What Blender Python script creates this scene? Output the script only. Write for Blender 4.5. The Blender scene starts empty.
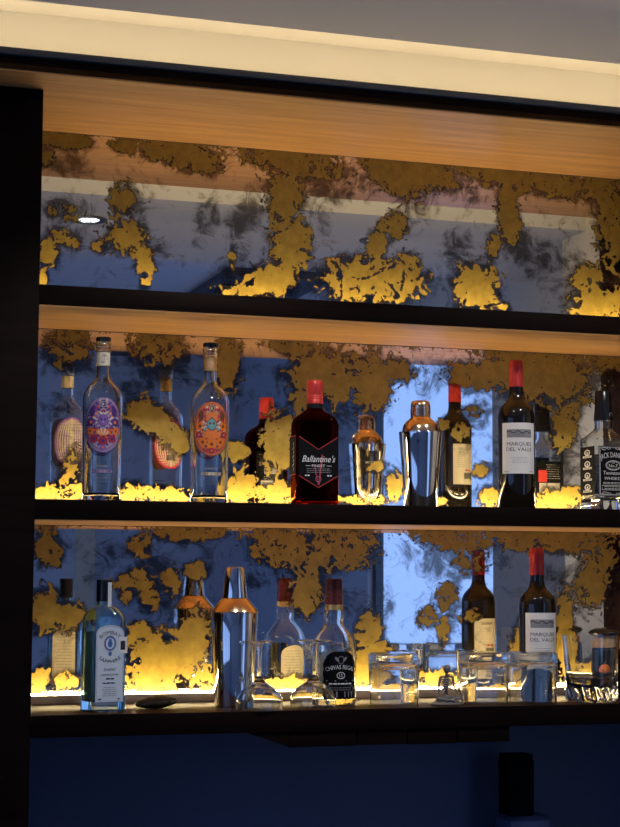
import bpy, bmesh, math, random
from mathutils import Vector, Matrix

# ---------------------------------------------------------------- camera, sky, exposure
scene = bpy.context.scene
COL = scene.collection
cam_data = bpy.data.cameras.new('camera')
cam_data.sensor_fit = 'HORIZONTAL'
cam_data.sensor_width = 36.0
cam_data.lens = 97.243
cam_data.clip_start = 0.05
camera = bpy.data.objects.new('camera', cam_data)
COL.objects.link(camera)
_r, _u, _f = (0.95299, -0.30296, 0.00494), (-0.03345, -0.08897, 0.99547), (0.30115, 0.94884, 0.09492)
camera.matrix_world = Matrix(((_r[0], _u[0], -_f[0], -0.43191), (_r[1], _u[1], -_f[1], -3.24),
                              (_r[2], _u[2], -_f[2], -0.12775), (0, 0, 0, 1)))
scene.camera = camera

SKY_LOW, SKY_HIGH, SKY_STRENGTH = (0.30, 0.47, 0.95), (0.13, 0.24, 0.60), 1.45
world = bpy.data.worlds.new('dusk_sky')
scene.world = world
world.use_nodes = True
_wn, _wl = world.node_tree.nodes, world.node_tree.links
_wn.clear()
_out = _wn.new('ShaderNodeOutputWorld'); _bg = _wn.new('ShaderNodeBackground')
_tc = _wn.new('ShaderNodeTexCoord'); _sp = _wn.new('ShaderNodeSeparateXYZ')
_rp = _wn.new('ShaderNodeValToRGB')
_rp.color_ramp.elements[0].position = 0.0; _rp.color_ramp.elements[0].color = SKY_LOW + (1,)
_rp.color_ramp.elements[1].position = 0.9; _rp.color_ramp.elements[1].color = SKY_HIGH + (1,)
_wl.new(_tc.outputs['Generated'], _sp.inputs[0]); _wl.new(_sp.outputs['Z'], _rp.inputs[0])
_wl.new(_rp.outputs[0], _bg.inputs['Color']); _bg.inputs['Strength'].default_value = SKY_STRENGTH
_wl.new(_bg.outputs[0], _out.inputs[0])

scene.view_settings.view_transform = 'Standard'
scene.view_settings.look = 'None'
scene.view_settings.gamma = 1.0
scene.view_settings.use_curve_mapping = False
scene.view_settings.exposure = 0.0
cy = scene.cycles
cy.max_bounces = 24; cy.transmission_bounces = 24; cy.glossy_bounces = 14
cy.diffuse_bounces = 4; cy.transparent_max_bounces = 24
cy.sample_clamp_indirect = 6.0

# strengths of the lamps, the added downlight among them
LED_STRENGTH, COVE_STRENGTH, SPOT_POWER = 68.0, 8.0, 24.0
LED_COLOR = (1.0, 0.76, 0.40)
COVE_COLOR = (1.0, 0.80, 0.52)

# ---------------------------------------------------------------- helpers
def new_object(name, mesh, mats, parent=None, loc=None, rot=None, sharp=None):
    if not isinstance(mats, (list, tuple)):
        mats = [mats]
    for m in mats:
        mesh.materials.append(m)
    o = bpy.data.objects.new(name, mesh)
    COL.objects.link(o)
    if parent:
        o.parent = parent
    if loc:
        o.location = loc
    if rot:
        o.rotation_euler = rot
    if sharp is not None:
        for pl in mesh.polygons:
            pl.use_smooth = True
        mesh.set_sharp_from_angle(angle=math.radians(sharp))
    return o

def tag(o, label=None, category=None, group=None, kind=None):
    if label: o['label'] = label
    if category: o['category'] = category
    if group: o['group'] = group
    if kind: o['kind'] = kind
    return o

def thing(name, label, category, loc=(0, 0, 0), rotz=0.0, group=None):
    o = bpy.data.objects.new(name, None)
    o.empty_display_size = 0.05
    COL.objects.link(o)
    o.location = loc
    o.rotation_euler = (0, 0, rotz)
    return tag(o, label, category, group)

def box_bm(bm, x0, x1, y0, y1, z0, z1):
    v = [bm.verts.new((x, y, z)) for z in (z0, z1) for y in (y0, y1) for x in (x0, x1)]
    for f in ((0, 2, 3, 1), (4, 5, 7, 6), (0, 1, 5, 4), (2, 6, 7, 3), (1, 3, 7, 5), (0, 4, 6, 2)):
        bm.faces.new([v[i] for i in f])
    return v

def bm_mesh(name, bm, bevel=0.0, seg=2):
    if bevel:
        bmesh.ops.bevel(bm, geom=bm.edges[:], offset=bevel, segments=seg, affect='EDGES', profile=0.5)
    bmesh.ops.recalc_face_normals(bm, faces=bm.faces[:])
    me = bpy.data.meshes.new(name)
    bm.to_mesh(me)
    bm.free()
    return me

def box(name, mat, x0, x1, y0, y1, z0, z1, parent=None, bevel=0.0):
    bm = bmesh.new()
    box_bm(bm, x0, x1, y0, y1, z0, z1)
    return new_object(name, bm_mesh(name, bm, bevel), mat, parent, sharp=35 if bevel else None)

def struct(name, mat, *dims, parent=None, bevel=0.0):
    o = box(name, mat, *dims, parent=parent, bevel=bevel)
    if parent is None:
        o['kind'] = 'structure'
    return o

def ring_pts(z, a, b, n, seg, tw=0.0):
    pts = []
    for i in range(seg):
        t = 2 * math.pi * i / seg
        c, s = math.cos(t), math.sin(t)
        x = a * math.copysign(abs(c) ** (2.0 / n), c)
        y = b * math.copysign(abs(s) ** (2.0 / n), s)
        if tw:
            x, y = x * math.cos(tw) - y * math.sin(tw), x * math.sin(tw) + y * math.cos(tw)
        pts.append((x, y, z))
    return pts

def loft_mesh(name, rings, seg=48):
    """rings: (z, a[, b[, n]]) walked along the surface; both ends closed."""
    verts, faces = [], []
    for r in rings:
        z, a = r[0], r[1]
        b = r[2] if len(r) > 2 else a
        n = r[3] if len(r) > 3 else 2.0
        verts += ring_pts(z, max(a, 1e-5), max(b, 1e-5), n, seg)
    for k in range(len(rings) - 1):
        for i in range(seg):
            j = (i + 1) % seg
            faces.append((k * seg + i, k * seg + j, (k + 1) * seg + j, (k + 1) * seg + i))
    faces.append(tuple(range(seg - 1, -1, -1)))
    m = (len(rings) - 1) * seg
    faces.append(tuple(m + i for i in range(seg)))
    me = bpy.data.meshes.new(name)
    me.from_pydata(verts, [], faces)
    me.update()
    return me

def loft(name, mat, rings, parent=None, seg=48, sharp=38, loc=None, rot=None):
    return new_object(name, loft_mesh(name, rings, seg), mat, parent, loc, rot, sharp)

def smooth_profile(pts, sub=5):
    """Catmull-Rom through profile rings (z, a, b, n)."""
    out = []
    n = len(pts)
    for i in range(n - 1):
        p0, p1, p2, p3 = pts[max(i - 1, 0)], pts[i], pts[i + 1], pts[min(i + 2, n - 1)]
        for k in range(sub):
            t = k / sub
            out.append(tuple(0.5 * ((2 * b) + (-a + c) * t + (2 * a - 5 * b + 4 * c - d) * t * t
                                    + (-a + 3 * b - 3 * c + d) * t ** 3) for a, b, c, d in zip(p0, p1, p2, p3)))
    out.append(tuple(pts[-1]))
    return out

def hollow(outer, wall, floor_z, top_wall=None):
    """outer rings bottom->top; returns the closed glass shell (outer, then inner top->bottom)."""
    full = [(r + (r[1], 2.0))[:4] if len(r) == 2 else r for r in outer]
    full = [(r[0], r[1], r[2] if len(r) > 2 else r[1], r[3] if len(r) > 3 else 2.0) for r in full]
    inner = [(z, max(a - wall, 0.001), max(b - wall, 0.001), n) for z, a, b, n in reversed(full) if z > floor_z + 0.004]
    z, a, b, n = inner[-1]
    inner += [(floor_z + 0.002, a * 0.97, b * 0.97, n), (floor_z, a * 0.8, b * 0.8, n)]
    return full + inner

def tube_mesh(name, pts, radii, seg=10):
    verts, faces = [], []
    pts = [Vector(q) for q in pts]
    if not isinstance(radii, (list, tuple)):
        radii = [radii] * len(pts)
    for i, q in enumerate(pts):
        d = (pts[min(i + 1, len(pts) - 1)] - pts[max(i - 1, 0)]).normalized()
        up = Vector((0, 0, 1)) if abs(d.z) < 0.9 else Vector((0, 1, 0))
        s = d.cross(up).normalized(); t = s.cross(d)
        for k in range(seg):
            an = 2 * math.pi * k / seg
            verts.append(tuple(q + radii[i] * (math.cos(an) * s + math.sin(an) * t)))
    for i in range(len(pts) - 1):
        for k in range(seg):
            j = (k + 1) % seg
            faces.append((i * seg + k, i * seg + j, (i + 1) * seg + j, (i + 1) * seg + k))
    faces.append(tuple(range(seg - 1, -1, -1)))
    m = (len(pts) - 1) * seg
    faces.append(tuple(m + k for k in range(seg)))
    me = bpy.data.meshes.new(name)
    me.from_pydata(verts, [], faces)
    me.update()
    return me

def tube(name, mat, pts, radii, parent=None, seg=10):
    me = tube_mesh(name, pts, radii, seg)
    bm = bmesh.new(); bm.from_mesh(me)
    bmesh.ops.recalc_face_normals(bm, faces=bm.faces[:])
    bm.to_mesh(me); bm.free()
    return new_object(name, me, mat, parent, sharp=50)

# ---------------------------------------------------------------- materials
def material(name):
    m = bpy.data.materials.new(name)
    m.use_nodes = True
    nt = m.node_tree
    nt.nodes.clear()
    out = nt.nodes.new('ShaderNodeOutputMaterial')
    return m, nt, out

def principled(name, color, rough=0.5, metal=0.0, trans=0.0, ior=1.5, coat=0.0, spec=0.5, bump=None, vary=0.0, scale=60):
    m, nt, out = material(name)
    b = nt.nodes.new('ShaderNodeBsdfPrincipled')
    b.inputs['Base Color'].default_value = tuple(color) + (1,)
    b.inputs['Roughness'].default_value = rough
    b.inputs['Metallic'].default_value = metal
    b.inputs['Transmission Weight'].default_value = trans
    b.inputs['IOR'].default_value = ior
    b.inputs['Coat Weight'].default_value = coat
    b.inputs['Specular IOR Level'].default_value = spec
    if vary or bump:
        tc = nt.nodes.new('ShaderNodeTexCoord')
        no = nt.nodes.new('ShaderNodeTexNoise')
        no.inputs['Scale'].default_value = scale
        no.inputs['Detail'].default_value = 5
        nt.links.new(tc.outputs['Object'], no.inputs['Vector'])
        if vary:
            mx = nt.nodes.new('ShaderNodeMix'); mx.data_type = 'RGBA'
            mx.inputs[6].default_value = tuple(c * (1 - vary) for c in color) + (1,)
            mx.inputs[7].default_value = tuple(min(1, c * (1 + vary)) for c in color) + (1,)
            nt.links.new(no.outputs['Fac'], mx.inputs[0]); nt.links.new(mx.outputs[2], b.inputs['Base Color'])
        if bump:
            bp = nt.nodes.new('ShaderNodeBump')
            bp.inputs['Strength'].default_value = bump
            bp.inputs['Distance'].default_value = 0.002
            nt.links.new(no.outputs['Fac'], bp.inputs['Height']); nt.links.new(bp.outputs[0], b.inputs['Normal'])
    nt.links.new(b.outputs[0], out.inputs[0])
    return m

def wood(name, dark, light, rough=0.45, grain=1.0, spec=0.3):
    m, nt, out = material(name)
    b = nt.nodes.new('ShaderNodeBsdfPrincipled')
    tc = nt.nodes.new('ShaderNodeTexCoord'); mp = nt.nodes.new('ShaderNodeMapping')
    mp.inputs['Scale'].default_value = (0.9 * grain, 16 * grain, 16 * grain)
    n1 = nt.nodes.new('ShaderNodeTexNoise'); n1.inputs['Scale'].default_value = 3.2; n1.inputs['Detail'].default_value = 7
    n1.inputs['Roughness'].default_value = 0.62; n1.inputs['Distortion'].default_value = 0.35
    mp2 = nt.nodes.new('ShaderNodeMapping'); mp2.inputs['Scale'].default_value = (4, 160, 160)
    n2 = nt.nodes.new('ShaderNodeTexNoise'); n2.inputs['Scale'].default_value = 2.5; n2.inputs['Detail'].default_value = 3
    ad = nt.nodes.new('ShaderNodeMath'); ad.operation = 'MULTIPLY_ADD'; ad.inputs[1].default_value = 0.35
    rp = nt.nodes.new('ShaderNodeValToRGB')
    b.inputs['Specular IOR Level'].default_value = spec
    rp.color_ramp.elements[0].position = 0.50; rp.color_ramp.elements[0].color = tuple(dark) + (1,)
    rp.color_ramp.elements[1].position = 0.86; rp.color_ramp.elements[1].color = tuple(light) + (1,)
    L = nt.links.new
    L(tc.outputs['Object'], mp.inputs[0]); L(mp.outputs[0], n1.inputs['Vector'])
    L(tc.outputs['Object'], mp2.inputs[0]); L(mp2.outputs[0], n2.inputs['Vector'])
    L(n2.outputs['Fac'], ad.inputs[0]); L(n1.outputs['Fac'], ad.inputs[2])
    L(ad.outputs[0], rp.inputs[0]); L(rp.outputs[0], b.inputs['Base Color'])
    bp = nt.nodes.new('ShaderNodeBump'); bp.inputs['Strength'].default_value = 0.12; bp.inputs['Distance'].default_value = 0.001
    L(ad.outputs[0], bp.inputs['Height']); L(bp.outputs[0], b.inputs['Normal'])
    b.inputs['Roughness'].default_value = rough
    L(b.outputs[0], out.inputs[0])
    return m

def emission(name, color, strength):
    m, nt, out = material(name)
    e = nt.nodes.new('ShaderNodeEmission')
    e.inputs['Color'].default_value = tuple(color) + (1,)
    e.inputs['Strength'].default_value = strength
    nt.links.new(e.outputs[0], out.inputs[0])
    return m

def glass(name, color=(1, 1, 1), rough=0.0, ior=1.5):
    m, nt, out = material(name)
    g = nt.nodes.new('ShaderNodeBsdfGlass')
    g.inputs['Color'].default_value = tuple(color) + (1,)
    g.inputs['Roughness'].default_value = rough
    g.inputs['IOR'].default_value = ior
    nt.links.new(g.outputs[0], out.inputs[0])
    return m

def clear_pane(name):
    m, nt, out = material(name)
    t = nt.nodes.new('ShaderNodeBsdfTransparent'); t.inputs[0].default_value = (0.93, 0.96, 0.98, 1)
    g = nt.nodes.new('ShaderNodeBsdfGlossy'); g.inputs['Roughness'].default_value = 0.01
    mx = nt.nodes.new('ShaderNodeMixShader'); mx.inputs[0].default_value = 0.06
    nt.links.new(t.outputs[0], mx.inputs[1]); nt.links.new(g.outputs[0], mx.inputs[2])
    nt.links.new(mx.outputs[0], out.inputs[0])
    return m

def antique_mirror_material():
    m, nt, out = material('antique_mirror_glass')
    N, L = nt.nodes.new, nt.links.new
    tc = N('ShaderNodeTexCoord')
    at = N('ShaderNodeAttribute'); at.attribute_name = 'patina'
    sm = N('ShaderNodeAttribute'); sm.attribute_name = 'smoke'
    def noise(scale, detail, rough, dist, off=0.0):
        mp = N('ShaderNodeMapping'); mp.inputs['Location'].default_value = (off, off * 0.7, off * 1.3)
        n = N('ShaderNodeTexNoise'); n.inputs['Scale'].default_value = scale; n.inputs['Detail'].default_value = detail
        n.inputs['Roughness'].default_value = rough; n.inputs['Distortion'].default_value = dist
        L(tc.outputs['Object'], mp.inputs[0]); L(mp.outputs[0], n.inputs['Vector'])
        return n.outputs['Fac']
    def mad(a, mul, add):
        x = N('ShaderNodeMath'); x.operation = 'MULTIPLY_ADD'
        L(a, x.inputs[0]); x.inputs[1].default_value = mul
        if isinstance(add, (int, float)): x.inputs[2].default_value = add
        else: L(add, x.inputs[2])
        return x.outputs[0]
    def smoothstep(a, lo, hi):
        x = N('ShaderNodeMapRange'); x.interpolation_type = 'SMOOTHSTEP'
        x.inputs['From Min'].default_value = lo; x.inputs['From Max'].default_value = hi
        L(a, x.inputs['Value'])
        return x.outputs[0]
    def mul(a, b):
        x = N('ShaderNodeMath'); x.operation = 'MULTIPLY'; L(a, x.inputs[0])
        if isinstance(b, (int, float)): x.inputs[1].default_value = b
        else: L(b, x.inputs[1])
        x.use_clamp = True
        return x.outputs[0]
    nA = noise(24, 3, 0.45, 2.2)
    nB = noise(75, 3, 0.5, 1.2, 3.1)
    nG = noise(230, 3, 0.5, 0.6, 5.3)
    gr = N('ShaderNodeAttribute'); gr.attribute_name = 'grain'
    gm = N('ShaderNodeMath'); gm.operation = 'MULTIPLY'; L(gr.outputs['Fac'], gm.inputs[0]); L(mad(nG, 1.0, -0.5), gm.inputs[1])
    t = mad(nA, 2.0, mad(nB, 1.3, mad(gm.outputs[0], 2.6, mad(at.outputs['Fac'], 1.0, -1.66))))
    gold = smoothstep(t, 0.02, 0.05)
    edge = smoothstep(t, -0.17, -0.02)
    nC = mad(noise(9, 4, 0.6, 1.2, 11.3), 0.55, mad(noise(22, 7, 0.68, 2.0, 7.7), 0.75, -0.165))
    smoke = mul(smoothstep(mad(nC, 1.0, mad(sm.outputs['Fac'], 0.30, 0.0)), 0.50, 0.76), 0.92)
    mir = N('ShaderNodeBsdfGlossy'); mir.inputs['Color'].default_value = (0.94, 0.94, 0.94, 1); mir.inputs['Roughness'].default_value = 0.008
    haze = N('ShaderNodeBsdfGlossy'); haze.inputs['Color'].default_value = (0.14, 0.125, 0.11, 1); haze.inputs['Roughness'].default_value = 0.12
    dk = N('ShaderNodeBsdfPrincipled'); dk.inputs['Base Color'].default_value = (0.022, 0.012, 0.006, 1); dk.inputs['Roughness'].default_value = 0.35
    gd = N('ShaderNodeBsdfPrincipled'); gd.inputs['Roughness'].default_value = 0.42; gd.inputs['Metallic'].default_value = 0.0
    cr = N('ShaderNodeValToRGB')
    cr.color_ramp.elements[0].position = 0.3; cr.color_ramp.elements[0].color = (0.25, 0.17, 0.024, 1)
    cr.color_ramp.elements[1].position = 0.75; cr.color_ramp.elements[1].color = (0.37, 0.265, 0.042, 1)
    L(noise(60, 3, 0.5, 0.2, 1.7), cr.inputs[0]); L(cr.outputs[0], gd.inputs['Base Color'])
    m1 = N('ShaderNodeMixShader'); L(smoke, m1.inputs[0]); L(mir.outputs[0], m1.inputs[1]); L(haze.outputs[0], m1.inputs[2])
    m2 = N('ShaderNodeMixShader'); L(mul(edge, 0.93), m2.inputs[0]); L(m1.outputs[0], m2.inputs[1]); L(dk.outputs[0], m2.inputs[2])
    m3 = N('ShaderNodeMixShader'); L(gold, m3.inputs[0]); L(m2.outputs[0], m3.inputs[1]); L(gd.outputs[0], m3.inputs[2])
    L(m3.outputs[0], out.inputs[0])
    return m

M = dict(
    dark_wood=wood('dark_stained_wood', (0.004, 0.0016, 0.0013), (0.009, 0.004, 0.003), 0.6, spec=0.05),
    brown_wood=wood('brown_wood', (0.020, 0.009, 0.004), (0.045, 0.021, 0.008), 0.42, spec=0.05),
    oak=wood('oak_veneer', (0.36, 0.185, 0.066), (0.56, 0.31, 0.122), 0.42),
    navy=principled('navy_wall_paint', (0.095, 0.115, 0.20), 0.6, vary=0.08, scale=8),
    cream=principled('cream_paint', (0.82, 0.76, 0.62), 0.6),
    ceiling=principled('ceiling_paint', (0.64, 0.65, 0.72), 0.7),
    room_wall=principled('blue_grey_wall_paint', (0.66, 0.74, 0.88), 0.7, vary=0.04, scale=3),
    side_wall=principled('stone_grey_wall_paint', (0.74, 0.71, 0.64), 0.7, vary=0.05, scale=4),
    floor=wood('floor_wood', (0.34, 0.29, 0.24), (0.52, 0.46, 0.40), 0.4, 0.5),
    black=principled('matt_black', (0.004, 0.004, 0.005), 0.7, spec=0.06),
    black_gloss=principled('gloss_black_plastic', (0.008, 0.008, 0.009), 0.22),
    aluminium=principled('aluminium', (0.50, 0.38, 0.27), 0.45, 0.4),
    steel=principled('polished_steel', (0.78, 0.77, 0.76), 0.07, 1.0),
    steel_oak_tint=principled('oak_reflection_tinted_steel', (0.86, 0.58, 0.36), 0.16, 1.0),  # copper colour paints in the lit oak that plain steel would mirror
    clear=glass('clear_glass', (0.98, 0.99, 0.985)),
    blue_glass=glass('pale_blue_glass', (0.83, 0.945, 0.975)),
    brown_glass=glass('brown_glass', (0.42, 0.10, 0.035)),
    wine_glass=principled('dark_wine_bottle_glass', (0.010, 0.007, 0.004), 0.06, 0.0, spec=0.6),
    red_cap=principled('red_foil', (0.62, 0.045, 0.035), 0.38, 0.25),
    maroon=principled('maroon_foil', (0.11, 0.02, 0.014), 0.3, 0.35),
    gold_foil=principled('gold_foil', (0.70, 0.46, 0.16), 0.3, 0.8),
    paper=principled('white_paper', (0.78, 0.76, 0.72), 0.7, vary=0.03, scale=200),
    cream_paper=principled('cream_paper', (0.74, 0.68, 0.50), 0.7, vary=0.04, scale=200),
    pale_paper=principled('pale_blue_paper', (0.62, 0.70, 0.76), 0.6),
    ink=principled('black_ink', (0.012, 0.012, 0.015), 0.5),
    grey_ink=principled('grey_ink', (0.25, 0.25, 0.26), 0.6),
    blue_ink=principled('blue_ink', (0.05, 0.13, 0.42), 0.5),
    black_label=principled('black_label_paper', (0.006, 0.006, 0.007), 0.5, spec=0.08),
    white_ink=principled('white_ink', (0.82, 0.81, 0.78), 0.5),
    red_ink=principled('red_ink', (0.52, 0.03, 0.025), 0.5),
    purple=principled('deep_purple_ink', (0.07, 0.025, 0.20), 0.45),
    violet=principled('violet_ink', (0.26, 0.12, 0.44), 0.45),
    lilac=principled('lilac_print', (0.46, 0.34, 0.46), 0.5),
    orange=principled('orange_ink', (0.95, 0.22, 0.008), 0.45),
    coral=principled('coral_print', (0.88, 0.24, 0.07), 0.5),
    crimson=principled('crimson_ink', (0.42, 0.02, 0.06), 0.45),
    teal=principled('teal_ink', (0.16, 0.38, 0.38), 0.45),
    umber=principled('umber_ink', (0.16, 0.05, 0.02), 0.5),
    bone=principled('grey_bone', (0.16, 0.15, 0.14), 0.6, vary=0.25, scale=150),
    stone=principled('dark_stone', (0.016, 0.010, 0.007), 0.55, spec=0.15, bump=0.6, vary=0.4, scale=90),
    tan=principled('tan_glaze', (0.42, 0.24, 0.10), 0.5),
    appliance=principled('blue_grey_plastic', (0.10, 0.13, 0.24), 0.35),
    frame=principled('dark_frame_paint', (0.05, 0.06, 0.08), 0.4),
    pane=clear_pane('window_glass'),
    led=emission('warm_led', LED_COLOR, LED_STRENGTH),
    cove_led=emission('cove_led', COVE_COLOR, COVE_STRENGTH),
    lens=emission('downlight_lens', (0.88, 0.95, 1.0), 6.0),
    mirror=antique_mirror_material(),
)

PATINA = {
    'high': [
        (0.085,0.722,0.044,0.018,-3,0.80), (0.047,0.689,0.016,0.024,0,0.45), (0.277,0.714,0.037,0.018,-5,0.85), (0.339,0.707,0.062,0.027,-8,1.00), (0.204,0.718,0.024,0.014,0,0.55), (0.203,0.610,0.024,0.034,-20,0.60),
        (0.211,0.540,0.036,0.030,-10,0.85), (0.250,0.488,0.018,0.028,0,0.95), (0.250,0.448,0.010,0.016,0,0.60), (0.159,0.513,0.016,0.012,0,0.60), (0.056,0.496,0.018,0.026,0,0.85), (0.048,0.446,0.008,0.018,0,0.80),
        (0.089,0.528,0.028,0.014,-20,0.40), (0.063,0.580,0.010,0.016,0,0.40), (0.104,0.577,0.020,0.016,0,0.40), (0.551,0.713,0.090,0.027,-8,0.60), (0.540,0.645,0.036,0.058,-5,0.90), (0.552,0.546,0.041,0.054,0,0.95),
        (0.509,0.465,0.051,0.031,15,0.80), (0.446,0.441,0.042,0.012,0,0.75), (0.429,0.507,0.006,0.025,0,0.50), (0.781,0.700,0.063,0.030,-22,0.95), (0.786,0.600,0.022,0.028,0,0.70), (0.741,0.556,0.020,0.030,-10,1.50),
        (0.732,0.480,0.102,0.042,0,0.62), (0.671,0.466,0.039,0.029,0,0.60), (0.804,0.495,0.031,0.042,0,0.60), (0.752,0.591,0.009,0.017,0,0.40), (0.849,0.709,0.082,0.026,-5,0.85), (1.092,0.715,0.156,0.024,-5,0.80),
        (1.040,0.639,0.023,0.070,5,1.00), (1.006,0.567,0.014,0.026,-10,0.80), (0.964,0.478,0.046,0.049,0,1.00), (1.029,0.439,0.012,0.009,0,0.60), (1.223,0.513,0.036,0.026,20,0.60), (1.256,0.457,0.065,0.035,10,1.00),
        (1.287,0.627,0.034,0.084,0,0.50), (1.259,0.710,0.039,0.027,0,0.70), (0.637,0.705,0.044,0.017,-10,0.50),],
    'middle': [
        (0.101,0.305,0.039,0.028,0,0.30), (0.283,0.313,0.049,0.026,0,0.30), (0.423,0.285,0.025,0.049,0,1.30), (0.264,0.176,0.050,0.028,-22,1.20), (0.318,0.134,0.026,0.026,0,1.10), (0.244,0.188,0.024,0.016,-10,1.00),
        (0.441,0.114,0.025,0.018,-10,1.00), (0.070,0.022,0.031,0.017,0,0.80), (0.111,0.070,0.020,0.035,-15,0.55), (0.112,0.029,0.027,0.016,0,0.60), (0.233,0.029,0.032,0.018,0,0.90), (0.297,0.025,0.052,0.014,0,0.80),
        (0.368,0.026,0.029,0.016,0,0.70), (0.450,0.041,0.037,0.032,20,0.90), (0.622,0.272,0.069,0.049,-10,1.15), (0.574,0.326,0.060,0.012,-4,0.50), (0.586,0.224,0.034,0.025,0,0.80), (0.731,0.260,0.040,0.054,-10,1.00),
        (0.781,0.293,0.044,0.021,0,0.80), (0.527,0.140,0.032,0.055,-5,0.90), (0.543,0.171,0.021,0.024,0,0.90), (0.534,0.035,0.034,0.020,0,0.70), (0.740,0.091,0.020,0.010,10,0.90), (0.781,0.061,0.020,0.023,0,0.70),
        (0.705,0.022,0.056,0.008,0,0.60), (0.671,0.305,0.048,0.017,0,0.60), (0.950,0.286,0.057,0.028,-5,1.20), (1.112,0.294,0.117,0.052,-4,1.20), (1.019,0.299,0.046,0.026,0,1.10), (0.888,0.184,0.016,0.013,0,0.60),
        (0.952,0.211,0.023,0.015,0,0.60), (0.931,0.169,0.018,0.017,0,0.60), (0.974,0.088,0.018,0.013,20,0.80), (0.994,0.033,0.021,0.019,0,0.80), (1.167,0.180,0.026,0.045,0,0.55), (1.186,0.219,0.021,0.019,0,0.60),
        (1.156,0.034,0.059,0.021,10,0.90), (0.881,0.025,0.013,0.012,0,0.60), (1.279,0.332,0.034,0.017,0,0.50),],
    'low': [
        (0.064,-0.082,0.023,0.031,0,0.80), (0.084,-0.097,0.012,0.019,0,0.60), (0.248,-0.078,0.020,0.020,0,0.60), (0.344,-0.052,0.065,0.014,0,0.55), (0.235,-0.139,0.032,0.019,20,0.60), (0.269,-0.166,0.018,0.035,0,0.50),
        (0.220,-0.170,0.014,0.019,0,0.40), (0.309,-0.142,0.016,0.027,0,0.60), (0.361,-0.123,0.024,0.016,0,0.75), (0.064,-0.201,0.029,0.038,0,1.10), (0.111,-0.212,0.029,0.025,20,1.10), (0.301,-0.294,0.076,0.039,-20,1.15),
        (0.272,-0.329,0.060,0.033,0,1.10), (0.355,-0.260,0.034,0.053,-10,1.00), (0.250,-0.240,0.024,0.015,0,0.80), (0.382,-0.338,0.028,0.023,0,0.60), (0.057,-0.334,0.015,0.028,-20,1.00), (0.107,-0.338,0.025,0.017,25,0.90),
        (0.545,-0.082,0.069,0.034,-8,0.65), (0.594,-0.162,0.034,0.048,-10,0.90), (0.509,-0.062,0.029,0.018,0,0.70), (0.666,-0.076,0.064,0.037,-5,0.65), (0.615,-0.101,0.034,0.028,0,0.70), (0.727,-0.255,0.026,0.044,0,1.00),
        (0.714,-0.319,0.034,0.044,0,1.05), (0.781,-0.352,0.048,0.016,0,0.80), (0.749,-0.293,0.022,0.028,0,0.80), (0.914,-0.062,0.074,0.021,-4,0.70), (0.944,-0.105,0.036,0.025,0,0.70), (0.892,-0.175,0.020,0.029,-20,0.55),
        (0.854,-0.216,0.022,0.020,0,0.55), (0.887,-0.243,0.013,0.029,0,0.50), (0.948,-0.215,0.022,0.012,10,0.70), (1.132,-0.057,0.135,0.023,-3,0.75), (1.229,-0.150,0.040,0.042,0,0.85), (1.249,-0.097,0.038,0.026,0,0.70),
        (1.058,-0.290,0.021,0.058,-10,0.90), (1.165,-0.266,0.021,0.094,0,0.95), (1.222,-0.344,0.052,0.027,20,1.00), (0.880,-0.343,0.049,0.018,0,0.80), (0.454,-0.347,0.053,0.014,0,0.60), (0.557,-0.349,0.054,0.016,0,0.70),
        (1.026,-0.356,0.041,0.014,0,0.70), (0.642,-0.350,0.034,0.016,0,0.60),],
}
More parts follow.
